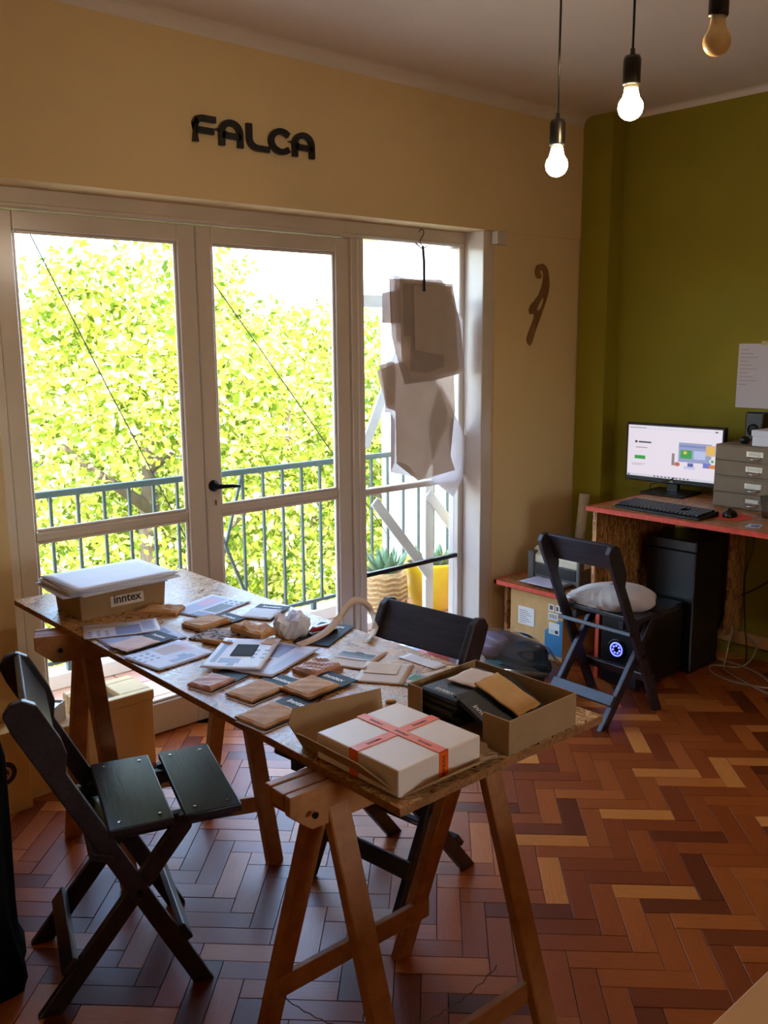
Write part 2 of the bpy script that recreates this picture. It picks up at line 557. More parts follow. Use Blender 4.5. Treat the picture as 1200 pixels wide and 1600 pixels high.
# parquet: herringbone blocks at 45 degrees
BL, BW, GAP = 0.246, 0.0685, 0.0011
def block_mesh(name):
    l, w, g, t = BL, BW, GAP, 0.0125
    b = .0003
    x0, x1, y0, y1 = g, l - g, g, w - g
    vs = [(x0, y0, -t), (x1, y0, -t), (x1, y1, -t), (x0, y1, -t), (x0, y0, -b), (x1, y0, -b), (x1, y1, -b), (x0, y1, -b),
          (x0 + b, y0 + b, 0), (x1 - b, y0 + b, 0), (x1 - b, y1 - b, 0), (x0 + b, y1 - b, 0)]
    fs = [(0, 1, 5, 4), (1, 2, 6, 5), (2, 3, 7, 6), (3, 0, 4, 7), (4, 5, 9, 8), (5, 6, 10, 9), (6, 7, 11, 10), (7, 4, 8, 11), (8, 9, 10, 11)]
    return vs, fs
bvs, bfs = block_mesh('b')
me = bpy.data.meshes.new('plank')
me.from_pydata(bvs, [], bfs); me.materials.append(PARQ)
uv = me.uv_layers.new(name='UVMap')
for lp in me.loops:
    c = me.vertices[lp.vertex_index].co
    uv.data[lp.index].uv = (c.x / BL, c.y / BW * BW / BL * 3.6)
me.update()
ph0 = Vector((2.519, 1.521))                 # a block corner read from the floor
eu = Vector((math.cos(-PI / 4), math.sin(-PI / 4)))
ev = Vector((math.cos(PI / 4), math.sin(PI / 4)))
def to_world(u, v): return ph0 + eu * u + ev * v
ROOM = (XL, XR, YB, 3.30)
blocks = []
for k in range(-60, 61):
    for q in range(-22, 23):
        tu = k * BW + q * (BL + BW); tv = k * BW - q * (BL - BW)
        for kind in (0, 1):
            if kind == 0: cu, cv, rot = tu + BL / 2, -(tv + BW / 2), 0          # along u
            else: cu, cv, rot = tu + BL + BW / 2, -(tv + BW - BL / 2), 1              # along v
            c = to_world(cu, cv)
            if ROOM[0] - .05 < c.x < ROOM[1] + .08 and ROOM[2] + .1 < c.y < ROOM[3] + .04:
                blocks.append((c, rot))
def cam_px(x, y, z=0):
    d = Vector((x, y, z - 1.604)); dz = d.dot(_F)
    if dz < .3: return None
    return (600 + 1442.6 * d.dot(_R) / dz, 800 - 1442.6 * d.dot(_U) / dz, dz)
scored = []
for c, rot in blocks:
    p = cam_px(c.x, c.y)
    vis = p is not None and -60 < p[0] < 1260 and 1000 < p[1] < 1680
    scored.append((0 if vis else 1, (p[2] if p else 99), c, rot))
scored.sort(key=lambda t: (t[0], t[1]))
rest = []
for i, (nv, dd, c, rot) in enumerate(scored):
    ang = -PI / 4 if rot == 0 else PI / 4
    corner = c - (Vector((math.cos(ang), math.sin(ang))) * BL / 2) - (Vector((-math.sin(ang), math.cos(ang))) * BW / 2)
    dz = random.uniform(-.0007, .0007)
    if i < 300:
        o = bpy.data.objects.new('plank', me); C.objects.link(o)
        o.parent = floor
        o.location = (corner.x, corner.y, dz); o.rotation_euler = (0, 0, ang)
    else:
        rest.append((corner, ang, dz))
vs, fs, uvs, rnds = [], [], [], []
for corner, ang, dz in rest:
    ca, sa = math.cos(ang), math.sin(ang); o0 = len(vs)
    for x, y, z in bvs:
        vs.append((corner.x + ca * x - sa * y, corner.y + sa * x + ca * y, z + dz))
    r = random.random()
    for f in bfs:
        fs.append(tuple(i + o0 for i in f)); rnds.append(r)
        uvs += [(bvs[i][0] / BL, bvs[i][1] / BL * 3.6) for i in f]
m2 = bpy.data.meshes.new('parquet_planks'); m2.from_pydata(vs, [], fs); m2.materials.append(PARQ)
ul = m2.uv_layers.new(name='UVMap'); ul.data.foreach_set('uv', [c for p in uvs for c in p])
a = m2.attributes.new('rnd', 'FLOAT', 'FACE'); a.data.foreach_set('value', rnds)
o = bpy.data.objects.new('parquet_planks', m2); C.objects.link(o); o.parent = floor; o['kind'] = 'stuff'

# ------------------------------------------------------------------ balcony doors and window
fr = M()
fr.box(1.10, 3.58, D - .012, D + .06, 2.055, ZH)                 # head
fr.box(1.10, 1.18, D - .012, D + .06, 0, 2.055)
fr.box(2.757, 2.834, D - .012, D + .06, 0, 2.055)                # mullion
fr.box(3.467, 3.58, D - .012, D + .06, 0, 2.055)
fr.box(2.786, 2.803, D - .022, D - .012, 0, 2.055); fr.box(1.10, 3.58, D - .02, D - .012, 2.06, 2.075)
struct(fr.make('trim_4', WHITEP, bevel=.004))
sl = M()
sl.box(3.50, 3.58, W + .02, D - .012, 0, ZH)                     # white reveal lining
struct(sl.make('trim_5', WHITEP, bevel=.003))

def leaf(name, x0, x1, g0, g1, handle=False):
    t0, t1 = D, D + .042
    zt, zm0, zm1, zb = 1.988, .884, .918, .137
    root = struct(M().box(x0, g0, t0, t1, 0.004, 2.053).make(name, WHITEP, bevel=.004))
    M().box(g1, x1, t0, t1, 0.004, 2.053).make('door_stile', WHITEP, root, bevel=.004)
    M().box(g0, g1, t0, t1, zt, 2.053).make('door_top_rail', WHITEP, root, bevel=.003)
    M().box(g0, g1, t0 + .004, t1, zm0, zm1).make('door_middle_rail', WHITEP, root, bevel=.006, seg=2)
    M().box(g0, g1, t0, t1, .004, zb).make('door_bottom_rail', WHITEP, root, bevel=.004)
    for (z0, z1) in ((zm1, zt), (zb, zm0)):
        M().box(g0 - .004, g1 + .004, D + .02, D + .024, z0 - .004, z1 + .004).make('door_pane', GLASS, root)
        b = M()
        s = .012
        b.box(g0, g0 + s, t0 + .008, D + .02, z0, z1); b.box(g1 - s, g1, t0 + .008, D + .02, z0, z1)
        b.box(g0 + s, g1 - s, t0 + .008, D + .02, z1 - s, z1); b.box(g0 + s, g1 - s, t0 + .008, D + .02, z0, z0 + s)
        b.make('glazing_bead', WHITEP, root, bevel=.003)
    if handle:
        hp = M().lathe([(.024, 0), (.024, .008), (.012, .012), (.010, .045), (.0, .046)], 18).make('handle_rose', METALD, root, True, loc=(2.003, t0, 1.012), rot=(PI / 2, 0, 0))
        hb = M().tube([(0, 0, 0), (.03, -.002, -.001), (.07, 0, -.004), (.105, .002, -.009)], [.010, .009, .008, .007], 10)
        hb.make('handle_lever', METALD, root, True, loc=(2.003, t0 - .042, 1.012))
        M().lathe([(.013, 0), (.013, .004)], 14).make('keyhole_plate', WHITEP, root, loc=(2.01, t0, .94), rot=(PI / 2, 0, 0))
        M().box(-.003, .003, -.0005, .0005, -.011, .011).make('keyhole', BLACKP, root, loc=(2.01, t0 - .0048, .94))
    return root
leaf('door_1', 1.182, 1.966, 1.25, 1.885)
leaf('door_2', 1.970, 2.755, 2.04, 2.676, True)
w1 = struct(M().box(2.834, 3.467, D + .004, D + .04, .868, .9).make('window_1', WHITEP, bevel=.005))
M().box(2.834, 3.467, D + .018, D + .022, .898, 2.057).make('window_pane', GLASS, w1)
M().box(2.834, 3.467, D + .018, D + .022, .135, .87).make('window_pane', GLASS, w1)
M().box(2.834, 3.467, D + .004, D + .04, .004, .137).make('window_bottom_rail', WHITEP, w1, bevel=.004)
M().box(2.834, 3.467, D - .008, D + .012, .468, .489).make('window_bar', BLACKP, w1, bevel=.002)

# ------------------------------------------------------------------ balcony
bf = struct(M().box(-.6, 5.2, 3.36, 4.06, -.15, .048).make('floor_balcony', GROUT))
tm = M().box(.003, .197, .003, .197, 0, .012)
tile0 = None
for i in range(-2, 24):
    for j in range(3):
        x, y = -.2 + i * .2, 3.362 + j * .2
        if tile0 is None:
            tile0 = tm.make('floor_tile', TILE, bf, bevel=.002); o = tile0
        else:
            o = tile0.copy(); C.objects.link(o); o.parent = bf
        o.location = (x, y, .048)
struct(M().box(-.6, 5.2, 3.93, 4.04, .06, .135).make('trim_6', OUTW, bevel=.006))   # kerb under the railing
YR = 3.95
rl = thing('balcony_railing', 'blue-grey iron balcony railing with thin vertical bars outside the glass doors', 'railing', (0, YR, .135))
M().box(-.6, 5.2, -.012, .012, .80, .83).make('top_rail', IRON, rl, bevel=.003)
M().box(-.6, 5.2, -.009, .009, .04, .058).make('bottom_rail', IRON, rl, bevel=.002)
b0 = None
for i in range(46):
    x = -.55 + i * .1245
    if abs(x - 2.44) < .07 or abs(x - 2.32) < .05: continue
    if b0 is None:
        b0 = M().box(-.0065, .0065, -.0065, .0065, .058, .80).make('baluster', IRON, rl); o = b0
    else:
        o = b0.copy(); C.objects.link(o); o.parent = rl
    o.location = (x, 0, 0)
M().bar((2.56, 0, .80), (2.33, .004, .058), .014, .012, (1, 0, 0)).make('cross_brace', IRON, rl)
M().bar((2.30, -.014, .80), (2.60, -.01, .058), .014, .012, (1, 0, 0)).make('cross_brace', IRON, rl)
for i in range(9):
    M().box(-.012, .012, -.012, .012, 0, .045).make('rail_foot', IRON, rl, loc=(-.5 + i * .7, 0, 0))

# neighbouring white wall
nwall = M()
nwall.box(4.60, 7.5, 4.10, 5.17, -6, 5.5)
nwall.box(4.56, 4.60, 4.62, 4.74, -6, 5.5)
struct(nwall.make('wall_neighbour', OUTW))
struct(M().box(-40, 60, -20, 80, -6.3, -6.0).make('ground', plain('asphalt', srgb(120, 118, 112), 0.9)))
# facade slab above the balcony doors (unseen rest of the building, kept low to let the sun past)
struct(M().box(XL - .5, XR + .4, 3.42, 3.46, 2.4, 3.0).make('wall_facade', OUTW))

# white cross-braced frame standing on the balcony
wf = thing('lattice_frame', 'white cross-braced wooden frame standing on the balcony behind the flowerpots', 'frame', (-.03, 3.485, .06))
for x in (2.94, 3.46, 3.95):
    M().box(x - .03, x + .03, -.015, .015, 0, 1.82).make('post', OUTW, wf, bevel=.003)
M().box(2.94, 3.95, -.012, .012, 1.70, 1.76).make('rail', OUTW, wf, bevel=.003)
for p0, p1 in (((3.06, .74), (3.46, .28)), ((3.44, .74), (3.82, .32)), ((3.0, 1.02), (3.24, 1.5))):
    M().bar((p0[0], -.02, p0[1]), (p1[0], -.02, p1[1]), .055, .012, (1, 0, 0)).make('diagonal_brace', OUTW, wf, bevel=.002)

# pots
yp = thing('flowerpot', 'glossy yellow flowerpot on the balcony floor behind the dark chair back', 'flowerpot', (3.69, 3.71, .06))
M().lathe([(.0, 0), (.105, 0), (.118, .02), (.15, .13), (.168, .235), (.178, .275), (.176, .29), (.165, .29), (.16, .262), (0, .262)], 28, cap=False).make('pot', YELLOW, yp, True)
M().lathe([(0, .264), (.158, .264), (.1, .274), (0, .278)], 24, cap=False).make('soil', SOIL, yp, True)
wp = thing('wicker_planter', 'round wicker planter holding a grey-green succulent beside the yellow flowerpot', 'planter', (3.365, 3.765, .06))
M().lathe([(0, 0), (.085, 0), (.112, .05), (.122, .13), (.118, .22), (.108, .27), (.098, .27), (.098, .25), (0, .25)], 24, cap=False).make('basket', WICKER, wp, True)
for i in range(9):
    z = .03 + i * .027
    r = [.104, .112, .118, .122, .123, .122, .12, .118, .113][i] + .003
    M().tube([(r * math.cos(t), r * math.sin(t), z + .005 * math.sin(9 * t)) for t in [2 * PI * k / 36 for k in range(37)]], .008, 6).make('wicker_band', WICKER, wp, True)
def succulent(parent, n, R, z0, sp):
    for i in range(n):
        t = i * 2.4; el = .35 + .8 * (i / n)
        L = R * (1.0 - .35 * i / n)
        mb = M(); pts = []; N = 6
        for k in range(N + 1):
            u = k / N
            w = .028 * math.sin(PI * min(1, .12 + u * .88)) * (1 - .25 * u) + .001
            r = u * L * math.cos(el + .3 * u); z = u * L * math.sin(el + .3 * u)
            pts.append((r, w, z))
        vs, fs = [], []
        for r, w, z in pts: vs += [(r, -w, z + .004), (r, 0, z - .006), (r, w, z + .004), (r, 0, z + .009)]
        for k in range(N):
            for q in range(4):
                fs.append((k * 4 + q, k * 4 + (q + 1) % 4, (k + 1) * 4 + (q + 1) % 4, (k + 1) * 4 + q))
        mb.add(vs, fs)
        mb.make('leaf', SUCC, parent, True, loc=(sp * math.cos(t), sp * math.sin(t), z0), rot=(0, 0, t))
succulent(wp, 20, .2, .24, .02)
succulent(yp, 12, .14, .262, .06)
bk = tag(M().lathe([(0, 0), (.05, 0), (.062, .15), (.066, .16), (.058, .16), (.046, .01), (0, .01)], 20, cap=False).make('bucket', plain('blue_bucket', srgb(64, 120, 190), .4), None, True, loc=(3.93, 3.80, .06)),
         'small blue bucket on the balcony beside the yellow flowerpot', 'bucket')
tag(M().box(3.02, 3.22, 3.62, 3.80, .06, .11).make('foam_slab', OUTW, bevel=.006), 'low white slab lying on the balcony tiles near the wicker planter', 'slab')

# cables outside
tag(M().tube([(1.44, 4.2, 2.55), (1.654, 4.2, 2.10), (1.976, 4.2, 1.406), (2.281, 4.2, .778), (2.50, 4.2, .30)], .003, 6).make('cable', METALD), 'thin dark cable slanting down outside the left door pane', 'cable')
tag(M().tube([(2.15, 4.2, 2.44), (2.585, 4.2, 1.909), (3.174, 4.2, 1.182), (3.80, 4.2, .38)], .003, 6).make('cable', METALD), 'thin dark cable slanting down outside the right door pane', 'cable')

# ------------------------------------------------------------------ trees outside
def tree(label, x, y, ztop, R, n, leaf_size, seed):
    g = np.random.default_rng(seed)
    root = thing('tree', label, 'tree', (x, y, -6.0), 0, 'leafy trees beyond the balcony')
    H = ztop + 6.0
    tr = M(); tr.tube([(0, 0, 0), (.08, .05, H * .3), (-.05, .1, H * .6), (.1, 0, H * .85)], [.16, .13, .09, .04], 10)
    for i in range(9):
        a = i * 2.1 + seed; z0 = H * (.25 + .055 * i); L = R * .75
        tr.tube([(0, .05, z0), (math.cos(a) * L * .5, math.sin(a) * L * .5, z0 + .5), (math.cos(a) * L, math.sin(a) * L, z0 + 1.1)], [.08, .05, .015], 7)
    tr.make('trunk', BARK, root, True)
    # crown: clusters of leaves
    nc = 70
    cz = g.uniform(.22, .95, nc) * H
    prof = np.sin(np.clip((cz / H - .12) / .88, 0, 1) * PI) ** .45
    ca = g.uniform(0, 2 * PI, nc); cr = np.sqrt(g.uniform(0.15, 1, nc)) * R * prof
    cen = np.stack([cr * np.cos(ca), cr * np.sin(ca), cz], 1)
    idx = g.integers(0, nc, n)
    off = g.normal(0, 1, (n, 3)); off /= np.linalg.norm(off, axis=1)[:, None]
    rad = g.uniform(.35, 1, n) ** .6 * .72
    P = cen[idx] + off * rad[:, None] * np.array([1, 1, .75])
    nrm = off * .6 + g.normal(0, .6, (n, 3)) + np.array([0, -.2, .5]); nrm /= np.linalg.norm(nrm, axis=1)[:, None]
    t = np.cross(nrm, g.normal(0, 1, (n, 3))); t /= np.linalg.norm(t, axis=1)[:, None]
    b = np.cross(nrm, t)
    s = leaf_size * g.uniform(.6, 1.25, n)[:, None]
    V = np.stack([P - t * s, P - b * s * .62 + nrm * s * .12, P + t * s, P + b * s * .62 + nrm * s * .12], 1).reshape(-1, 3)
    me = bpy.data.meshes.new('foliage')
    me.vertices.add(4 * n); me.vertices.foreach_set('co', V.astype(np.float32).ravel())
    me.loops.add(4 * n); me.loops.foreach_set('vertex_index', np.arange(4 * n, dtype=np.int32))
    me.polygons.add(n); me.polygons.foreach_set('loop_start', np.arange(0, 4 * n, 4, dtype=np.int32))
    me.update(calc_edges=True)
    at = me.attributes.new('rnd', 'FLOAT', 'FACE'); at.data.foreach_set('value', g.uniform(0, 1, n).astype(np.float32))
    me.materials.append(LEAF)
    o = bpy.data.objects.new('foliage', me); C.objects.link(o); o.parent = root; o['kind'] = 'stuff'
    return root
tree('leafy tree rising behind the left pane of the glass doors', 5.1, 9.8, 2.9, 1.75, 26000, .055, 1)
tree('leafy tree behind the right pane of the glass doors', 8.5, 11.8, 2.35, 1.9, 26000, .06, 2)
tree('tall leafy tree between the two nearer trees, set further back', 9.9, 16.4, 3.3, 2.2, 22000, .075, 3)
tree('leafy tree at the far left edge of the left door pane', 5.5, 15.6, 2.3, 2.2, 22000, .075, 4)
tree('leafy tree seen beside the white wall through the narrow window', 7.5, 8.0, 1.75, 1.2, 16000, .05, 5)
tree('distant leafy tree filling the gap low behind the railing', 14.4, 18.2, 2.4, 2.6, 18000, .09, 6)

# ------------------------------------------------------------------ worktable: board on two trestles
TZ = .7766
tb = M().box(1.039, 1.656, 1.125, 2.981, TZ - .018, TZ).make('table_board', OSB, bevel=.0012)
tb.data.materials.append(plain('osb_cut_edge', srgb(150, 100, 56), .7, .3, var=.35, nscale=90, bump=.5, bscale=120))
for pg in tb.data.polygons:
    if abs(pg.normal.z) < .5: pg.material_index = 1
tag(tb, 'long OSB board table top covered with sample cards', 'table top')
def trestle(label, c0, c1, l0, l1, spread=.25, splay=None):
    """beam from c0 to c1 (x, y); leg pairs at l0, l1"""
    zb = TZ - .018
    root = thing('trestle', label, 'trestle', (l0[0], l0[1], 0), 0, 'trestles under the OSB table')
    c0, c1, l0v, l1v = (Vector((p[0] - l0[0], p[1] - l0[1], 0)) for p in (c0, c1, l0, l1))
    d = (c1 - c0).normalized(); s = Vector((-d.y, d.x, 0))
    L = (c1 - c0).length
    sl = Vector(splay) if splay else s
    # two cheek boards with chamfered ends, and a cap between them
    for q in (-1, 1):
        o = c0 + s * (q * .034 - .010)
        poly = [(0, zb), (0, zb - .04), (.05, zb - .082), (L - .05, zb - .082), (L, zb - .04), (L, zb)]
        fixn(M().prism(poly, o, d, (0, 0, 1), -.02).make('beam', PINE, root, bevel=.002))
    fixn(M().prism([(.0, zb - .001), (0, zb - .03), (.02, zb - .05), (L, zb - .05), (L, zb - .001)], c0 + s * (-.02), d, (0, 0, 1), -.04).make('beam_cap', PINE, root, bevel=.002))
    dl = Vector((sl.y, -sl.x, 0))
    for lp in (l0v, l1v):
        for q in (-1, 1):
            top = lp + sl * (q * .012) + Vector((0, 0, zb - .01))
            foot = lp + sl * (q * (.012 + spread))
            w, t = .052, .026
            vs = []
            for p in (foot, top):
                for (e, g) in ((-1, -1), (1, -1), (1, 1), (-1, 1)):
                    vs.append(p + sl * (e * t / 2 * 1.15) + dl * (g * w / 2))
            M().add(vs, [(3, 2, 1, 0), (4, 5, 6, 7), (0, 1, 5, 4), (1, 2, 6, 5), (2, 3, 7, 6), (3, 0, 4, 7)]).make('leg', PINE, root, bevel=.003)
    for q in (-1, 1):
        z = .175
        y = .012 + spread - spread * z / (zb - .01)
        p0 = l0v + sl * (q * (y - .016)) + Vector((0, 0, z)); p1 = l1v + sl * (q * (y - .016)) + Vector((0, 0, z))
        M().bar(p0 - d * .026, p1 + d * .026, .052, .018, (0, 0, 1)).make('stretcher', PINE, root, bevel=.002)
    for lp in (l0v, l1v):
        for q in (-1, 1):
            p = lp - d * .07 + s * (q * .055) + Vector((0, 0, zb - .042))
            M().tube([p, p + s * (q * .004)], .007, 8).make('bolt', METALD, root)
    return root
t1 = trestle('pine trestle holding up the near end of the OSB table', (.935, 1.36), (1.72, 1.335), (1.05, 1.352), (1.475, 1.345))
trestle('pine trestle at the far end of the OSB table by the glass doors', (.97, 2.64), (1.62, 2.355), (1.10, 2.583), (1.5, 2.408), .19, (0, 1, 0))
ch = [(.0 + .43 * u, .22 - .30 * u, .16 - .15 * math.sin(PI * u) ** .8 + .0) for u in [i / 40 for i in range(41)]]
ck = M()
for i in range(0, 40):
    a, b = Vector(ch[i]), Vector(ch[i + 1])
    ck.tube([a, a.lerp(b, .5) + Vector((0, .0018 * (-1) ** i, .0015 * (-1) ** i)), b], .0013, 5)
ck.make('spreader_chain', plain('dull_brass', srgb(120, 92, 60), .5, metal=.6), t1)

# ------------------------------------------------------------------ folding chairs
def chair(label, x, y, rz, sc):
    root = thing('folding_chair', label, 'chair', (x, y, 0), rz, 'black wooden folding chairs')
    root.scale = (sc, sc, sc)
    d = Vector((-.425, .835)).normalized(); n = Vector((d.y, -d.x))     # d up the post, n to its front
    Lp = Vector((-.425, .835)).length
    def P(t, o): q = d * t + n * o; return (q.x, q.y)
    post = [(-.026, 0), (.026, 0), P(.72, .023), P(.76, .05), P(.80, .058), P(Lp - .03, .058), P(Lp - .004, .04), P(Lp + .004, .01), P(Lp - .012, -.018), P(Lp - .06, -.024)]
    dl = Vector((.365, .455)).normalized(); nl = Vector((dl.y, -dl.x))
    Ls = Vector((.365, .455)).length
    def Q(t, o): q = Vector((-.385, 0)) + dl * t + nl * o; return (q.x, q.y)
    leg = [(-.385 - .03, 0), (-.385 + .03, 0), Q(Ls - .01, .023), Q(Ls + .012, .008), Q(Ls + .012, -.012), Q(Ls, -.023)]
    for s in (-1, 1):
        fixn(M().prism(post, (0, s * .185 + .012, 0), (1, 0, 0), (0, 0, 1), .024).make('back_post', BLACKW, root, bevel=.003))
        fixn(M().prism(leg, (0, s * .1585 + .012, 0), (1, 0, 0), (0, 0, 1), .024).make('leg', BLACKW, root, bevel=.003))
        M().box(-.235, .105, s * .13 - .012, s * .13 + .012, .425, .463).make('seat_rail', BLACKW, root, bevel=.002)
    for x0, x1 in ((-.218, -.057), (-.028, .118)):
        st = M().box(x0, x1, -.2, .2, .463, .485).make('seat_board', BLACKW, root, bevel=.004, seg=2)
        for sx in (x0 + .03, x1 - .03):
            for sy in (-.165, .165):
                M().lathe([(.0055, 0), (.0055, .0012), (.001, .0018)], 8).make('screw', CHROME, st, loc=(sx, sy, .4848))
    # backrest board between the posts
    p0 = d * (Lp - .142); p1 = d * (Lp - .008)
    b = n * .036
    M().bar((p0.x + b.x, 0, p0.y + b.y), (p1.x + b.x, 0, p1.y + b.y), .352, .018, (0, 1, 0)).make('backrest', BLACKW, root, bevel=.004, seg=2)
    # cross slat behind the seat, two low stretchers
    M().bar((-.238, -.2, .415), (-.238, .2, .415), .06, .02, (.9, 0, -.35)).make('cross_slat', BLACKW, root, bevel=.003)
    q0 = Vector((-.385, 0)) + dl * .13 - nl * .033
    M().bar((q0.x, -.172, q0.y), (q0.x, .172, q0.y), .052, .018, (dl.x, 0, dl.y)).make('stretcher', BLACKW, root, bevel=.003)
    q1 = d * .16 + n * .033
    M().bar((q1.x, -.198, q1.y), (q1.x, .198, q1.y), .052, .018, (d.x, 0, d.y)).make('stretcher', BLACKW, root, bevel=.003)
    for s in (-1, 1):
        M().tube([(-.152, s * .2, .298), (-.152, s * .205, .298)], .009, 8).make('pivot_bolt', METALD, root)
    return root
chair('black folding chair with two empty seat boards in the left foreground', 1.108, 2.052, -.319, .962)
chair('black folding chair at the desk carrying a stuffed cloth bag', 3.440, 2.232, -.022, .935)
chair('black folding chair pushed in behind the table, only its back board above the table', 1.545, 1.888, 3.252, .945)

# stuffed cloth bag on the desk chair
cb = thing('cloth_bag', 'stuffed greyish cotton bag lying on the seat of the chair at the desk', 'bag', (3.345, 2.25, .4545), .2)
mb = M(); N, K = 72, 32; vs = []
for j in range(K + 1):
    th = PI * j / K
    for i in range(N):
        ph = 2 * PI * i / N
        x = math.sin(th) * math.cos(ph); y = math.sin(th) * math.sin(ph); z = math.cos(th)
        r = 1 + .04 * math.sin(5 * ph + 2 * th) * math.sin(th)
        gather = max(0, .75 * y - .66 * x - .25)
        r += .22 * gather * math.sin(26 * ph + 5 * z) + .03 * math.sin(9 * x + 6 * y + 4 * z) * math.sin(7 * y - 5 * x)
        sx = .13 * (1 - .35 * gather ** 2)
        zz = max(z, -.55)
        vs.append((x * sx * r, y * .19 * r, (zz + .55) * .058 * (1.1 - .3 * y) * (1 - .35 * gather) * (1 + .12 * gather * math.sin(30 * ph))))
fs = [(j * N + i, j * N + (i + 1) % N, (j + 1) * N + (i + 1) % N, (j + 1) * N + i) for j in range(K) for i in range(N)]
fixn(mb.add(vs, fs).make('sack', CLOTH, cb, True))
text_mesh('lettering', 'T.', .05, plain('navy_ink', srgb(40, 50, 90)), cb, (-.035, -.02, .1045), (-.1, -.25, -1.3), .0006)

# ------------------------------------------------------------------ things on the table
def flat(name, label, cat, cx, cy, w, h, ang, z, mat, curl=0.0, th=.0008, group=None):
    f = (lambda u, v: curl * ((2 * u - 1) ** 2 * .5 + (2 * v - 1) ** 4 * .5)) if curl else None
    o = M().sheet(w, h, 0, th, 10, 8, f).make(name, mat, None, True, loc=(cx, cy, z), rot=(0, 0, math.radians(ang)))
    return tag(o, label, cat, group)
Z1 = TZ + .0006
BLU = srgb(120, 128, 172); LBL = srgb(168, 172, 206); PNK = srgb(214, 170, 186); DK = srgb(52, 52, 58); GRN = srgb(86, 92, 84); LIL = srgb(206, 202, 222); KR = srgb(176, 122, 84); INK = srgb(90, 88, 110)
def dots(u, v, n, m, s, g, col):
    return [(u + i * g, v + j * g * 1.3, u + i * g + s, v + j * g * 1.3 + s * 1.1, col) for i in range(n) for j in range(m)]
sh_far = print_mat('sheet_print_far', LIL, [(.04, .55, .96, .95, LBL), (.5, .6, .9, .9, PNK), (.3, .12, .72, .45, GRN), (.05, .1, .25, .5, BLU)] + dots(.75, .1, 2, 3, .06, .1, INK))
flat('print_sheet', 'printed colour sheet with a green swatch near the far end of the table', 'sheet', 1.464, 2.469, .215, .165, 18, Z1, sh_far, .003)
flat('print_sheet', 'printed sheet under the charcoal sample card beside the cardboard tray', 'sheet', 1.150, 2.441, .213, .135, -22, Z1 + .0012,
     print_mat('sheet_print_l1', LIL, [(.42, .12, .75, .75, BLU), (.78, .3, .95, .9, LBL), (.05, .72, .6, .86, srgb(180, 168, 160))] + dots(.06, .15, 3, 3, .05, .11, INK)), .004)
flat('print_sheet', 'bluish printed sheet lying along the left table edge', 'sheet', 1.155, 2.325, .212, .145, -6, Z1,
     print_mat('sheet_print_l2', LBL, [(.03, .06, .97, .94, srgb(186, 186, 212)), (.5, .5, .92, .86, BLU), (.08, .6, .4, .9, srgb(150, 152, 184))]), .002)
flat('print_sheet', 'white printed sheet with a brown swatch near the left table edge', 'sheet', 1.140, 2.142, .185, .165, 7, Z1 + .0008,
     print_mat('sheet_print_l3', LIL, [(.72, .45, .97, .8, PNK), (.45, .55, .86, .9, KR), (.35, .15, .75, .3, BLU), (.55, .28, .7, .4, BLU)] + dots(.08, .5, 3, 3, .06, .11, INK)), .003)
flat('print_sheet', 'printed sheet tucked under the sheet with the black swatch', 'sheet', 1.325, 1.915, .24, .135, 22, Z1 + .0035,
     print_mat('sheet_print_g', LIL, [(.55, .5, .95, .9, BLU), (.3, .55, .5, .85, KR), (.1, .12, .8, .35, LBL)]), .004)
fs_ = flat('print_sheet', 'printed sheet with a large black fabric swatch in the middle of the table', 'sheet', 1.276, 1.998, .238, .158, 42, Z1 + .0085,
     print_mat('sheet_print_f', srgb(220, 212, 222), [(.2, .84, .95, .93, BLU), (.2, .45, .36, .8, BLU), (.1, .5, .34, .62, BLU)] + dots(.36, .08, 3, 2, .07, .12, INK)), .005)
M().sheet(.09, .06, 0, .0015, 6, 4).make('fabric_swatch', plain('black_swatch', srgb(44, 44, 50), .9), fs_, loc=(.03, .0, .0012), rot=(0, 0, .02))
M().sheet(.055, .035, 0, .0012, 4, 3).make('fabric_swatch', KRAFT, fs_, loc=(.105, -.055, .003), rot=(0, 0, -.3))

def crumple(w, h, t, seed, rough=.3):
    g = random.Random(seed); ph = [g.uniform(0, 6) for _ in range(6)]
    def top(u, v):
        e = min(1, 15 * min(u, 1 - u)) * min(1, 12 * min(v, 1 - v))
        return t * (.62 + .38 * e) + rough * t * (math.sin(7 * u + ph[0]) * math.sin(5 * v + ph[1]) + .5 * math.sin(17 * u + 11 * v + ph[2])) * .5 * e
    nx, ny = 14, 10
    vs = []; fs = []
    for j in range(ny + 1):
        for i in range(nx + 1):
            u, v = i / nx, j / ny
            jx = .0012 * math.sin(13 * v + ph[3]) * (i in (0, nx)); jy = .0012 * math.sin(11 * u + ph[4]) * (j in (0, ny))
            vs.append(((u - .5) * w + jx, (v - .5) * h + jy, top(u, v)))
    k = len(vs)
    vs += [(x, y, 0) for x, y, z in vs]
    W_ = nx + 1
    for j in range(ny):
        for i in range(nx):
            a = j * W_ + i
            fs.append((a, a + 1, a + W_ + 1, a + W_)); fs.append((k + a + W_, k + a + W_ + 1, k + a + 1, k + a))
    rim = list(range(nx)) + [nx + j * W_ for j in range(ny)] + [ny * W_ + nx - i for i in range(nx)] + [(ny - j) * W_ for j in range(ny)]
    for a, b in zip(rim, rim[1:] + rim[:1]): fs.append((a, k + a, k + b, b))
    m_ = M(); m_.add(vs, fs); return m_
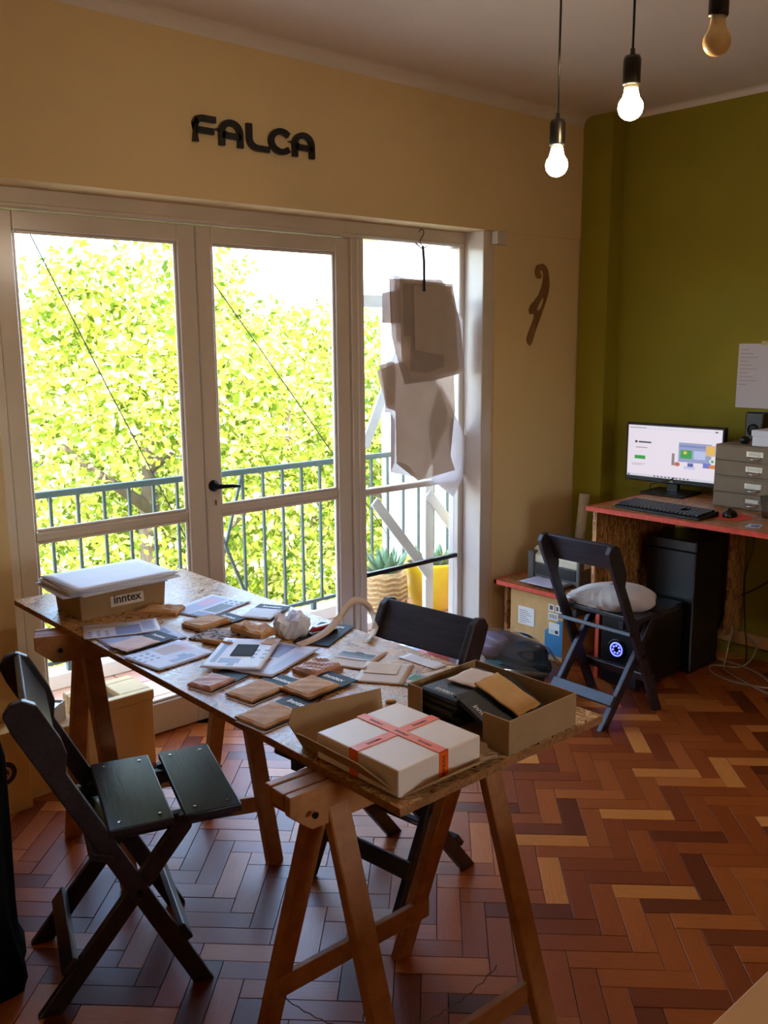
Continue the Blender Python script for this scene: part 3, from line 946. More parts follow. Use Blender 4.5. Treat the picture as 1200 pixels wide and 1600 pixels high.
def sample(label, cx, cy, w, h, ang, z, seed, pouch=KRAFT, insert=None, t=.0075, text=True, frac=.66, flip=False, backing=SLATE):
    root = thing('sample_card', label, 'sample card', (cx, cy, z), math.radians(ang) + (PI if flip else 0), 'fabric sample cards on the table')
    if insert: M().sheet(w * .98, h * .9, 0, .001, 4, 3).make('insert_card', insert, root, loc=(-.012, -.010, 0))
    M().sheet(w, h, 0, .0022, 6, 4, lambda u, v: .0015 * u).make('backing_card', backing, root, loc=(0, 0, .0012))
    if pouch: crumple(w * frac, h * .92, t, seed, .2).make('pouch', pouch, root, False, loc=(-w * (.5 - frac / 2) - .002, 0, .003))
    if text: text_mesh('lettering', 'inntex', h * .24, WHITETX, root, (w * (.5 - (1 - frac) / 2), 0, .0052), (0, 0, -PI / 2), .0003, bold=.0006)
    return root
sample('slate sample card with a kraft pouch, nearest to the open lid tray', 1.131, 1.625, .172, .108, 6, Z1, 1, insert=LILACP)
sample('slate sample card with a kraft pouch, second from the lid tray on the left edge', 1.192, 1.768, .172, .098, 9, Z1, 2, insert=LILACP)
sample('slate sample card with a smooth kraft pouch towards the table middle', 1.294, 1.690, .162, .108, 7, Z1 + .003, 3, t=.010)
sample('slate sample card with a peach pouch on the bluish sheet at the left edge', 1.136, 2.280, .165, .092, 9, Z1 + .004, 4, pouch=plain('peach_paper', srgb(222, 176, 150), .6, bump=.3), t=.005)
sample('dark sample card with a torn peach pouch beside the black swatch sheet', 1.136, 1.890, .13, .085, 14, Z1, 5, pouch=plain('rose_paper', srgb(206, 150, 130), .6, bump=.3), t=.010, text=False, insert=LILACP)
sample('dark sample card with a lumpy kraft pouch in front of the far printed sheet', 1.385, 2.313, .172, .095, 8, Z1, 6, t=.015)
sample('dark sample card with a white panel at the far right of the table', 1.555, 2.294, .145, .105, 30, Z1, 7, pouch=WPAPER, t=.006, frac=.68)
sample('dark sample card lying under the curled ribbon', 1.555, 1.999, .19, .11, 27, Z1, 8, pouch=None, text=True, frac=.7)
kp = tag(crumple(.12, .075, .014, 9, .4).make('kraft_pouch', KRAFT, None, False, loc=(1.331, 2.528, Z1), rot=(0, 0, -.9)), 'flat kraft pouch lying beside the cardboard tray', 'pouch')
kp = tag(crumple(.10, .085, .016, 10, .5).make('kraft_pouch', plain('rose_kraft', srgb(196, 146, 122), .5, bump=.4), None, False, loc=(1.362, 1.784, Z1), rot=(0, 0, .1)), 'crumpled pinkish pouch between the sheets and the sample cards', 'pouch')
kp = tag(crumple(.13, .065, .02, 11, .5).make('kraft_pouch', KRAFT, None, False, loc=(1.405, 2.135, Z1 + .008), rot=(.0, 0, -1.45)), 'folded kraft pouch beside the white tissue roll', 'pouch')
an = NT('animal_print'); v_ = an.coord('Object'); nz = an.noise(v_, 60, 2, .5, 1.0)
an.color(an.ramp(nz, [(.44, srgb(60, 50, 50)), (.52, srgb(176, 160, 150))])); an.rough(.9)
tag(crumple(.115, .1, .006, 12, .3).make('fabric_swatch', an.m, None, True, loc=(1.320, 2.205, Z1), rot=(0, 0, .4)), 'animal print fabric swatch beside a folded kraft pouch', 'swatch')
tag(M().tube([(1.262, 2.175, Z1 + .008), (1.30, 2.085, Z1 + .008)], .008, 10).make('cardboard_tube', KRAFT, None, True), 'thin brown cardboard tube beside the animal print swatch', 'tube')
# white tissue roll
tr_ = M(); vs = []; N = 30
prof = [(.0, 0), (.042, 0), (.048, .012), (.05, .03), (.047, .052), (.038, .056), (.02, .05), (.018, .02), (0, .018)]
for k, (r, z) in enumerate(prof):
    for i in range(N):
        t = 2 * PI * i / N
        q = 1 + .07 * math.sin(5 * t + k) + .04 * math.sin(11 * t - k * .7)
        vs.append((r * q * (1 + .09 * math.sin(17 * t + 3 * k)) * math.cos(t), r * q * (1 + .09 * math.cos(19 * t - 2 * k)) * math.sin(t), z * (1 + .16 * math.sin(3 * t) + .08 * math.sin(8 * t))))
fs = [(k * N + i, k * N + (i + 1) % N, (k + 1) * N + (i + 1) % N, (k + 1) * N + i) for k in range(len(prof) - 1) for i in range(N)]
tag(tr_.add(vs, fs).make('tissue_roll', WPAPER, None, False, loc=(1.487, 2.062, Z1)), 'crumpled white tissue roll near the red stapler', 'roll')
# red stapler
stp = thing('stapler', 'small red and black stapler lying on a dark card by the tissue roll', 'stapler', (1.553, 2.004, Z1 + .0045), -.12)
M().box(-.046, .046, -.011, .011, 0, .008).make('base', BLACKP, stp, bevel=.003)
fixn(M().prism([(-.044, .01), (.04, .01), (.046, .016), (.03, .026), (-.03, .024)], (0, .009, 0), (1, 0, 0), (0, 0, 1), .018).make('handle', plain('red_plastic', srgb(168, 34, 30), .3), stp, bevel=.003))
# curled ribbon
path = [(1.43, 1.945, .001), (1.49, 1.952, .004), (1.545, 1.962, .012), (1.60, 1.982, .028), (1.648, 2.005, .048), (1.69, 2.02, .056), (1.715, 2.012, .046), (1.716, 1.985, .026), (1.69, 1.945, .010), (1.64, 1.900, .002), (1.60, 1.872, .0008)]
rb = M(); vs = []; 
P_ = [Vector((x, y, Z1 + z + .004)) for x, y, z in path]
def cr(p0, p1, p2, p3, t): return .5 * ((2 * p1) + (-p0 + p2) * t + (2 * p0 - 5 * p1 + 4 * p2 - p3) * t * t + (-p0 + 3 * p1 - 3 * p2 + p3) * t ** 3)
fine = []
for i in range(len(P_) - 1):
    for k in range(4):
        fine.append(cr(P_[max(i - 1, 0)], P_[i], P_[i + 1], P_[min(i + 2, len(P_) - 1)], k / 4))
fine.append(P_[-1])
for i, p in enumerate(fine):
    d_ = (fine[min(i + 1, len(fine) - 1)] - fine[max(i - 1, 0)]); d_.z = 0; d_.normalize()
    up = Vector((-d_.y, d_.x, 0)) * .35 + Vector((0, 0, .93)) if 12 < i < 34 else Vector((-d_.y, d_.x, 0)) * .93 + Vector((0, 0, .35))
    w_ = .022
    q = p.copy(); lo = q - up * 0; 
    vs += [lo, q + up * w_, q + up * w_ + d_.cross(up) * .0008, lo + d_.cross(up) * .0008]
n_ = len(fine)
fs = [(i * 4 + a, i * 4 + (a + 1) % 4, (i + 1) * 4 + (a + 1) % 4, (i + 1) * 4 + a) for i in range(n_ - 1) for a in range(4)]
tag(fixn(rb.add(vs, fs).make('ribbon', BEIGEC, None, True)), 'pale paper ribbon curling up in a loop at the far right of the table', 'ribbon')
# pale cards
pc = flat('mount_card', 'pale card mounted with a dark landscape photograph', 'card', 1.489, 1.789, .145, .132, 25, Z1, BEIGEC, .002, .0012)
M().sheet(.062, .105, 0, .0006, 4, 4).make('mat_board', WPAPER, pc, loc=(.018, 0, .0022), rot=(0, 0, 0))
M().sheet(.034, .095, 0, .0005, 4, 4).make('photograph', print_mat('landscape_print', srgb(34, 44, 46), [(.0, .0, .22, 1, srgb(150, 160, 160)), (.2, 0, .42, 1, srgb(60, 84, 84))]), pc, loc=(.018, 0, .0030))
M().tube([(.035, .012, .004), (.04, .006, .004), (.04, -.006, .004), (.035, -.012, .004)], .0012, 6).make('paper_clip', CHROME, pc)
pc = flat('mount_card', 'pale card with a plain inset panel in front of the landscape card', 'card', 1.472, 1.651, .145, .125, 36, Z1, BEIGEC, .002, .0012)
M().sheet(.075, .085, 0, .0006, 4, 4).make('inset_panel', plain('oat_card', srgb(222, 196, 166), .6), pc, loc=(.03, .01, .0022))
flat('paper_slip', 'white paper slip on bare board in front of the dark chair back', 'slip', 1.604, 1.650, .046, .13, 3, Z1, WPAPER, .001)
flat('paper_slip', 'narrow white paper slip against the open cardboard box', 'slip', 1.560, 1.560, .08, .03, -12, Z1, BEIGEC, .001)
flat('print_scrap', 'small green and orange printed scrap beside the open cardboard box', 'scrap', 1.490, 1.563, .085, .05, 14, Z1,
     print_mat('scrap_print', srgb(120, 140, 120), [(.1, .1, .4, .5, srgb(206, 110, 70)), (.5, .4, .9, .9, srgb(70, 130, 90)), (.3, .6, .5, .9, srgb(220, 200, 180))]), .002)
cl = thing('binder_clip', 'tiny pale clip lying between the two cardboard boxes', 'clip', (1.357, 1.500, Z1), -.6)
M().box(-.012, .012, -.006, .006, 0, .008).make('body', CREAMC, cl, bevel=.002)
M().tube([(-.012, 0, .004), (-.024, .004, .004), (-.024, -.004, .004), (-.012, 0, .004)], .0012, 6).make('wire', CHROME, cl)

# cardboard tray with the paper stack
def tray(root, x0, x1, y0, y1, h, flare, mat, th=.003, skip=()):
    M().box(x0, x1, y0, y1, 0, th).make('base', mat, root)
    a = flare
    sides = {'front': ((x0, y0), (x1, y0), (0, -1)), 'right': ((x1, y0), (x1, y1), (1, 0)), 'back': ((x1, y1), (x0, y1), (0, 1)), 'left': ((x0, y1), (x0, y0), (-1, 0))}
    for k, (p, q, n) in sides.items():
        if k in skip: continue
        n = Vector((n[0], n[1], 0))
        p, q = Vector((p[0], p[1], 0)), Vector((q[0], q[1], 0))
        e = (q - p).normalized() * a
        vs = [p, q, q + n * a + Vector((0, 0, h)) + e * .6, p + n * a + Vector((0, 0, h)) - e * .6]
        vs += [v - n * th for v in vs]
        M().add(vs, [(0, 1, 2, 3), (7, 6, 5, 4), (0, 4, 5, 1), (1, 5, 6, 2), (2, 6, 7, 3), (3, 7, 4, 0)]).make('side_wall', mat, root)
itb = thing('cardboard_tray', 'shallow cardboard box with a white brand label under a stack of papers', 'box', (1.238, 2.694, TZ + .0005), 0)
tray(itb, -.135, .14, -.09, .09, .082, .006, CARDB)
M().sheet(.11, .042, 0, .0006, 2, 2).make('brand_label', plain('label_white', srgb(214, 196, 176), .6), itb, loc=(.012, -.0945, .046), rot=(PI / 2 - .07, 0, 0))
text_mesh('lettering', 'inntex', .036, DARKTX, itb, (.012, -.0954, .046), (PI / 2 - .07, 0, 0), .0003, bold=.0008)
# papers in the tray
for i in range(9):
    a = [-3, 4, -1, 2, -6, 0, 3, -2, 1][i]
    zz = TZ + .0855 + i * .0026
    flat('paper_sheet', ['lowest sheet of the paper stack on the brand-label box, sticking out left', 'second sheet from the bottom of the paper stack on the brand-label box',
                         'third sheet from the bottom of the paper stack on the brand-label box', 'fourth sheet from the bottom of the paper stack on the brand-label box',
                         'fifth sheet of the paper stack on the brand-label box, turned slightly', 'sixth sheet from the bottom of the paper stack on the brand-label box',
                         'seventh sheet from the bottom of the paper stack on the brand-label box', 'second sheet from the top of the paper stack on the brand-label box',
                         'top bluish white sheet of the paper stack on the brand-label box'][i], 'sheet',
         1.236 + [-.025, .012, -.008, .01, .004, -.01, .008, -.004, 0][i], 2.689 + [.004, -.006, .006, 0, -.004, .003, .002, -.003, 0][i], .335, .25, a, zz, WPAPER if i % 3 else LILACP, 0, .0016, 'papers stacked on the box')

# lid tray with the gift box
lt = thing('open_tray', 'open cardboard lid tray with flared sides holding the white gift box', 'box', (1.185, 1.30, TZ + .0005), 0)
hw, hh = .122, .150
M().box(-hw, hw, -hh, hh, 0, .003).make('base', CARDB, lt)
def flap(pts, nrm, parent, mat=CARDB, th=.0032, name='side_wall'):
    nrm = Vector(nrm).normalized() * th
    vs = [Vector(p) for p in pts]; k = len(vs)
    fixn(M().add(vs + [v + nrm for v in vs], [tuple(range(k)), tuple(range(k, 2 * k))[::-1]] + [(i, (i + 1) % k, k + (i + 1) % k, k + i) for i in range(k)]).make(name, mat, parent))
flap([(-hw, -hh, .002), (-hw, hh, .002), (-hw - .03, hh - .02, .045), (-hw - .034, hh - .05, .05), (-hw - .034, -hh + .08, .05), (-hw - .002, -hh, .006)], (1, 0, .5), lt)
flap([(-hw, hh, .002), (hw - .02, hh, .002), (hw - .01, hh + .02, .06), (-hw + .0, hh + .03, .075), (-hw - .02, hh + .02, .05)], (0, -1, .4), lt)
flap([(-hw, -hh, .002), (hw, -hh, .002), (hw, -hh - .02, .012), (-hw + .07, -hh - .03, .022)], (0, .5, 1), lt)
flap([(hw, -hh, .002), (hw, hh - .03, .002), (hw + .015, hh - .05, .02), (hw + .015, -hh + .02, .02)], (-1, 0, .5), lt)
gb = thing('gift_box', 'flat white gift box tied with a crossed orange ribbon', 'box', (1.166, 1.268, TZ + .0038), .02)
M().box(-.112, .112, -.118, .118, 0, .054).make('body', WHITEB, gb, bevel=.003, seg=2)
r1 = M(); r1.box(-.1135, .1135, -.012, .012, .0535, .0552); r1.box(-.1135, -.1119, -.012, .012, .002, .0552); r1.box(.1119, .1135, -.012, .012, .002, .0552)
r1.make('ribbon_band', ORANGE, gb, loc=(0, .006, 0))
r2 = M(); r2.box(-.012, .012, -.1195, .1195, .0537, .0557); r2.box(-.012, .012, -.1195, -.1179, .002, .0557); r2.box(-.012, .012, .1179, .1195, .002, .0557)
r2.make('ribbon_band', ORANGE, gb, loc=(.006, 0, 0))
text_mesh('lettering', 'inntex', .017, DARKTX, gb, (.006, -.1199, .026), (PI / 2, PI / 2, 0), .0002)
for yy in (.07, -.07, -.005): text_mesh('lettering', 'inntex', .015, DARKTX, gb, (.006, yy, .0558), (0, 0, -PI / 2), .0002)
for xx in (-.06, .065): text_mesh('lettering', 'inntex', .015, DARKTX, gb, (xx, .006, .0554), (0, 0, 0), .0002)

# open cardboard box with booklets
ob = thing('cardboard_box', 'open cardboard box with a cut-away front holding black folders', 'box', (1.452, 1.278, TZ + .0005), .012)
bx, by, bh = .112, .146, .074
M().box(-bx, bx, -by, by, 0, .003).make('base', CARDB, ob)
M().box(bx - .003, bx, -by, by, .003, bh).make('side_wall', CARDB, ob)
M().box(-bx, bx - .003, -by, -by + .003, .003, bh).make('side_wall', CARDB, ob)
M().box(-bx, bx - .003, by - .003, by, .003, bh).make('side_wall', CARDB, ob)
M().box(-bx, -bx + .003, by - .043, by - .003, .003, bh).make('side_wall', CARDB, ob)
M().box(-bx, -bx + .003, -by + .003, -by + .07, .003, bh).make('side_wall', CARDB, ob)
lab = ['lowest black folder of the stack in the cut-away cardboard box', 'second black folder from the bottom in the cut-away cardboard box', 'third black folder from the bottom in the cut-away cardboard box',
       'fourth black folder from the bottom in the cut-away cardboard box', 'top black folder with white lettering in the cut-away cardboard box']
for i in range(5):
    f_ = thing('folder', lab[i], 'folder', (1.448 + [0, .004, -.003, .003, 0][i], 1.345 + [0, -.003, .003, 0, -.004][i], TZ + .0045 + i * .0135), [0, .03, -.02, .02, 0][i], 'black folders in the box')
    fixn(M().prism([(-.098, .0), (.09, 0), (.09, .011), (-.09, .0125), (-.098, .009)], (0, .055, 0), (1, 0, 0), (0, 0, 1), .11).make('cover', BLACKC, f_, bevel=.0015))
    M().box(-.094, .088, -.0535, .0535, .003, .008).make('pages', KRAFT, f_)
    if i == 4: text_mesh('lettering', 'inntex', .022, WHITETX, f_, (-.075, .0, .0126), (0, 0, -PI / 2), .0003)
lf = thing('folder', 'black folder tilting down in front of the stack in the cut-away cardboard box', 'folder', (1.448, 1.245, TZ + .045), -.1, 'black folders in the box')
lf.rotation_euler = (.36, 0, -.05)
M().box(-.09, .09, -.06, .06, 0, .010).make('cover', BLACKC, lf, bevel=.0015)
text_mesh('lettering', 'inntex', .02, WHITETX, lf, (-.07, -.01, .0104), (0, 0, -PI / 2), .0003)
def kraft_env(label, x, y, z, w, h, rot, seed, mat=CARDL):
    o = crumple(w, h, .006, seed, .05).make('kraft_envelope', mat, None, False, loc=(x, y, z), rot=rot)
    return tag(o, label, 'envelope', 'kraft envelopes in the cut-away box')
kraft_env('pale kraft envelope lying on top of the black folder stack', 1.468, 1.345, TZ + .0735, .095, .075, (0, 0, .15), 31, BEIGEC)
kraft_env('yellowish kraft envelope leaning on the tilted black folder', 1.47, 1.245, TZ + .064, .085, .125, (.36, 0, .1), 32)
kraft_env('kraft envelope at the bottom of the cut-away box near its corner', 1.47, 1.165, TZ + .02, .12, .04, (.5, 0, .1), 33)
kraft_env('kraft envelope standing against the near wall of the cut-away box', 1.455, 1.156, TZ + .024, .12, .028, (.9, 0, .0), 34)

# ------------------------------------------------------------------ wall things
sg = thing('wall_sign', 'dark letters spelling FALCA on the wall above the glass doors', 'sign', (0, W, 0))
ex, ez = (1, 0, 0), (0, 0, 1)
def arc(cx, cz, rx, rz, a0, a1, n=12): return [(cx + rx * math.cos(math.radians(a0 + (a1 - a0) * i / n)), cz + rz * math.sin(math.radians(a0 + (a1 - a0) * i / n))) for i in range(n + 1)]
def letter(x0, x1, strokes, name):
    mb = M(); h0, h1 = 2.328, 2.424
    for st in strokes:
        pts = [(x0 + (x1 - x0) * a, h0 + (h1 - h0) * b) for a, b in st]
        stroke_prism(mb, pts, .0225, (0, -.018, 0), ex, ez, -.0175)
    fixn(mb.make('letter', NEARB, sg))
F_ = [[(.12, 0), (.12, .62)] + arc(.42, .6, .3, .29, 180, 90, 8) + [(.95, .89)], [(.12, .45), (.86, .45)]]
A_ = [[(.12, 0), (.12, .52)] + arc(.5, .52, .38, .37, 180, 0, 14) + [(.88, 0)], [(.12, .4), (.88, .4)]]
L_ = [[(.12, 1), (.12, .45)] + arc(.5, .44, .38, .34, 180, 270, 8) + [(1.0, .1)]]
C_ = [arc(.55, .5, .42, .40, 42, 318, 22)]
for (x0, x1), st in zip(((1.875, 1.98), (1.988, 2.096), (2.112, 2.216), (2.212, 2.326), (2.328, 2.44)), (F_, A_, L_, C_, A_)):
    letter(x0, x1, st, '')

# french curve ruler
fc_o = [(3.895, 1.978), (3.94, 1.988), (3.968, 1.978), (3.986, 1.955), (3.997, 1.92), (4.001, 1.88), (3.994, 1.84), (3.976, 1.80), (3.95, 1.748), (3.922, 1.696), (3.89, 1.636), (3.865, 1.58), (3.85, 1.566), (3.832, 1.58),
        (3.824, 1.604), (3.836, 1.632), (3.855, 1.667), (3.875, 1.70), (3.882, 1.722), (3.872, 1.735), (3.856, 1.728), (3.842, 1.732), (3.838, 1.752), (3.85, 1.776), (3.88, 1.797), (3.915, 1.83), (3.937, 1.868), (3.949, 1.905), (3.95, 1.935),
        (3.94, 1.953), (3.925, 1.955), (3.92, 1.945), (3.928, 1.936), (3.934, 1.925), (3.925, 1.912), (3.905, 1.911), (3.886, 1.925), (3.88, 1.95)]
fc_h = [(3.955, 1.828), (3.958, 1.80), (3.94, 1.765), (3.92, 1.748), (3.9, 1.752), (3.915, 1.78), (3.935, 1.805)]
bm = bmesh.new()
def loop(pts):
    vs = [bm.verts.new((x, 0, z)) for x, z in pts]
    return [bm.edges.new((vs[i], vs[(i + 1) % len(vs)])) for i in range(len(vs))]
ed = loop(fc_o) + loop(fc_h)
r = bmesh.ops.triangle_fill(bm, edges=ed, use_beauty=True)
fc_f = [g for g in bm.faces]
ex_ = bmesh.ops.extrude_face_region(bm, geom=fc_f)
bmesh.ops.translate(bm, verts=[g for g in ex_['geom'] if isinstance(g, bmesh.types.BMVert)], vec=(0, -.006, 0))
bmesh.ops.recalc_face_normals(bm, faces=bm.faces)
me = bpy.data.meshes.new('french_curve'); bm.to_mesh(me); bm.free(); me.materials.append(WOODC)
o = bpy.data.objects.new('french_curve', me); C.objects.link(o); o.location = (0, W + .0065, 0)
tag(o, 'brown wooden french curve ruler hung on the wall pier right of the window', 'ruler')

# hanging pattern papers
hp = thing('pattern_bundle', 'bundle of paper sewing patterns hung from a hook in front of the narrow window', 'paper patterns', (3.16, 3.255, 2.10))
hk = [(0, 0, -.2), (.0, 0, -.055), (-.012, 0, -.045), (-.004, 0, -.025), (.012, 0, -.01), (.014, 0, .006), (.004, 0, .016), (-.01, 0, .014), (-.016, 0, .002)]
M().tube(hk[1:], .0022, 8).make('hook', METALD, hp, True)
M().tube([(.0, -.008, -.06), (.004, -.012, -.14), (.002, -.016, -.27)], [.006, .007, .005], 8).make('cord', BLACKC, hp, True)
M().tube([(-.04, 0, -.05), (.0, -.006, -.075), (.03, -.004, -.06)], .003, 6).make('cord', BLACKC, hp, True)
def psheet(pts, dy, bow, seed):
    """paper piece cut to outline (x, z); slightly bowed"""
    bm = bmesh.new()
    vs = [bm.verts.new((x - 3.16, 0, z - 2.10)) for x, z in pts]
    f = bm.faces.new(vs)
    bmesh.ops.triangulate(bm, faces=[f])
    bmesh.ops.subdivide_edges(bm, edges=bm.edges, cuts=3, use_grid_fill=True)
    for v in bm.verts:
        v.co.y = dy + bow * math.sin((v.co.x + .3) * 6 + seed) * min(1, max(0, -v.co.z - .2) * 1.4) * .5
    bmesh.ops.triangulate(bm, faces=bm.faces)
    bmesh.ops.recalc_face_normals(bm, faces=bm.faces)
    me = bpy.data.meshes.new('pattern_sheet'); bm.to_mesh(me); bm.free()
    me.materials.append(TRACES[[0, 0, 1, 2, 0, 3, 1, 2, 3, 2][int(seed)]])
    o = bpy.data.objects.new('pattern_sheet', me); C.objects.link(o); o.parent = hp
    s = o.modifiers.new('thickness', 'SOLIDIFY'); s.thickness = .0004
    return o
SH = [  # back to front
    ([(3.30, 1.40), (3.412, 1.234), (3.50, 1.108), (3.556, .99), (3.415, .80), (3.25, .91), (3.22, 1.2)], .026, .0),
    ([(2.975, .972), (3.0, 1.02), (3.006, 1.214), (2.975, 1.26), (2.937, 1.265), (2.95, 1.5), (3.2, 1.55), (3.38, 1.2), (3.19, .92)], .022, .004),
    ([(2.905, 1.49), (3.0, 1.50), (3.0, 1.29), (2.94, 1.30)], .019, .004),
    ([(2.883, 1.462), (2.997, 1.49), (3.39, 1.60), (3.411, 1.243), (3.372, 1.19), (3.366, 1.10), (3.38, 1.024), (3.414, .942), (3.15, .914), (3.10, .985), (3.045, 1.012), (3.005, 1.013), (3.001, 1.266), (2.943, 1.286)], .016, .006),
    ([(2.985, 1.90), (3.30, 1.87), (3.46, 1.70), (3.462, 1.44), (3.30, 1.44), (3.0, 1.6)], .013, .003),
    ([(2.915, 1.816), (3.06, 1.845), (3.06, 1.675), (2.913, 1.681)], .010, .003),
    ([(2.955, 1.882), (3.30, 1.89), (3.393, 1.80), (3.44, 1.66), (3.469, 1.437), (3.25, 1.405), (3.055, 1.393), (2.995, 1.54), (2.969, 1.623), (2.975, 1.70)], .006, .006),
    ([(3.02, 1.885), (3.374, 1.871), (3.39, 1.80), (3.42, 1.455), (3.10, 1.42), (3.03, 1.52)], .002, .005),
    ([(3.04, 1.865), (3.30, 1.86), (3.31, 1.47), (3.20, 1.445), (3.08, 1.455), (3.09, 1.62), (3.04, 1.62)], -.003, .004),
    ([(3.10, 1.855), (3.36, 1.86), (3.37, 1.52), (3.24, 1.535), (3.11, 1.555)], -.007, .003),
]
for i, (pts, dy, bow) in enumerate(SH): psheet(pts, dy, bow, i)

# ------------------------------------------------------------------ pendant bulbs
def pendant(label, x, y, z, mat, strength_col=None):
    root = thing('pendant_lamp', label, 'lamp', (x, y, z), 0, 'bare bulb pendants')
    r = .0275
    prof = [(0, -r)] + [(r * math.sin(t), -r * math.cos(t)) for t in [PI * k / 14 for k in range(1, 10)]]
    prof += [(.019, .020), (.0155, .032), (.0145, .040)]
    M().lathe(prof, 24, cap=False).make('bulb', mat, root, True)
    M().lathe([(.0146, .034), (.0148, .05), (.013, .055), (0, .055)], 20, cap=False).make('bulb_neck', CREAMP, root, True)
    M().lathe([(.0, .046), (.0185, .046), (.0195, .05), (.0195, .098), (.017, .106), (.006, .108), (.005, .122), (0, .124)], 24, cap=False).make('socket', BLACKP, root, True)
    M().tube([(0, 0, .12), (.001, 0, .35), (0, 0, ZC - z - .02)], .0028, 8).make('cord', BLACKP, root, True)
    M().lathe([(0, 0), (.04, 0), (.045, -.012), (.03, -.02), (0, -.022)], 20, (0, 0, ZC - z), cap=False).make('ceiling_rose', BLACKP, root, True)
    return root
pendant('pendant bulb glowing cool white, lowest of the three on the left', 1.937, 1.513, 2.028, emit_mat('bulb_cool', (1.0, .93, .86, 1), BULB1))
pendant('pendant bulb glowing warm orange, middle of the three', 1.865, 1.256, 2.107, emit_mat('bulb_warm', (1.0, .66, .30, 1), BULB2))
pendant('unlit cream pendant bulb, highest of the three at the right', 1.809, 1.024, 2.180, plain('bulb_off', srgb(236, 206, 150), .3))

# ------------------------------------------------------------------ desk corner
ZD = .825
dk = thing('desk', 'brown OSB desk with red painted edges along the green wall', 'desk', (0, 0, 0))
M().box(3.58, 4.345, .9, 2.545, ZD - .02, ZD).make('desk_top', OSBD, dk)
M().box(3.566, 3.58, .9, 2.56, ZD - .021, ZD + .0005).make('edge_strip', RED, dk)
M().box(3.58, 4.345, 2.545, 2.56, ZD - .021, ZD + .0005).make('edge_strip', RED, dk)
M().box(3.60, 4.30, 2.522, 2.543, .366, ZD - .021).make('side_panel', OSBD, dk)
M().box(3.60, 4.30, .92, .94, 0, ZD - .021).make('side_panel', OSBD, dk)
M().box(4.21, 4.345, 2.155, 2.173, 0.14, ZD - .021).make('side_panel', OSBD, dk)
ls = thing('low_shelf', 'low OSB shelf with red edges carrying the printer beside the wall pier', 'shelf', (0, 0, 0))
M().box(3.565, 4.20, 2.46, 3.10, .345, .365).make('shelf_top', OSBD, ls)
M().box(3.553, 3.565, 2.46, 3.115, .344, .3655).make('edge_strip', RED, ls)
M().box(3.553, 4.20, 3.10, 3.115, .344, .3655).make('edge_strip', RED, ls)
M().box(3.575, 4.20, 2.462, 2.482, 0, .345).make('side_panel', OSBD, ls)
M().box(3.563, 3.575, 2.462, 2.482, 0, .344).make('edge_strip', RED, ls)
M().box(3.62, 4.20, 3.08, 3.098, 0, .345).make('side_panel', OSBD, ls)

# carton under the low shelf
ct = thing('carton', 'brown shipping carton with white stickers and a blue corner under the low shelf', 'box', (3.60, 2.70, 0))
M().box(0, .40, 0, .34, 0, .325).make('body', CARDL, ct, bevel=.002)
def xface(pts, mat, name, parent, x=-.0012):
    k = len(pts)
    fixn(M().prism(pts, (x, 0, 0), (0, 1, 0), (0, 0, 1), .0014).make(name, mat, parent))
xface([(.002, .03), (.11, .03), (.11, .15), (.02, .22), (.002, .22)], plain('blue_print', srgb(50, 120, 160), .5), 'blue_corner', ct)
def stick(y0, y1, z0, z1, rects, name, parent):
    o = M().sheet(y1 - y0, z1 - z0, 0, .0006, 1, 1).make(name, print_mat(name + str(y0), srgb(226, 220, 212), rects), parent, loc=(-.0016, (y0 + y1) / 2, (z0 + z1) / 2), rot=(PI / 2, 0, -PI / 2))
lines = [(.08, .1 + i * .11, .5 + .4 * ((i * 37) % 10) / 10, .13 + i * .11, srgb(120, 116, 116)) for i in range(7)]
stick(.18, .285, .15, .245, lines, 'sticker', ct)
stick(.02, .085, .14, .2, lines[:3] + [(.6, .1, .9, .4, srgb(40, 40, 40))], 'sticker', ct)
stick(.03, .09, .215, .25, [(.1 + i * .08, .2, .14 + i * .08, .8, srgb(30, 30, 30)) for i in range(10)], 'sticker', ct)
stick(.055, .09, .258, .295, [(.2, .2, .8, .8, srgb(90, 84, 80))], 'sticker', ct)
stick(.005, .045, .258, .295, [(.1, .2, .4, .8, srgb(60, 54, 50)), (.6, .2, .9, .8, srgb(60, 54, 50))], 'sticker', ct)

# printer
pn = thing('printer', 'grey and cream desktop printer standing on the low shelf', 'printer', (3.72, 2.69, .3655))
M().box(0, .36, 0, .33, 0, .09).make('body', GREYP, pn, bevel=.008, seg=2)
fixn(M().prism([(.0, .09), (.36, .09), (.36, .165), (.06, .165), (.0, .13)], (0, .33, 0), (1, 0, 0), (0, 0, 1), .33).make('cover', CREAMP, pn, bevel=.006, seg=2))
M().box(-.012, .03, .29, .332, 0, .15).make('side_bezel', GREYP, pn, bevel=.005)
M().box(-.012, .03, -.002, .02, 0, .15).make('side_bezel', GREYP, pn, bevel=.005)
M().box(-.004, .01, .03, .28, .03, .085).make('paper_slot', BLACKP, pn)
M().box(-.10, .02, .04, .27, .012, .018).make('paper_tray', GREYP, pn)
flat('paper_sheet', 'white sheet lying in the output tray of the printer', 'sheet', 3.64, 2.85, .15, .21, 0, .3845, LILACP, .002)

# paper roll in the corner
tag(M().tube([(4.14, 3.02, .366), (4.17, 3.005, .76)], .029, 20).make('paper_roll', plain('roll_paper', srgb(206, 190, 164), .6), None, True), 'tall rolled-up paper leaning in the corner between pier and desk', 'roll')

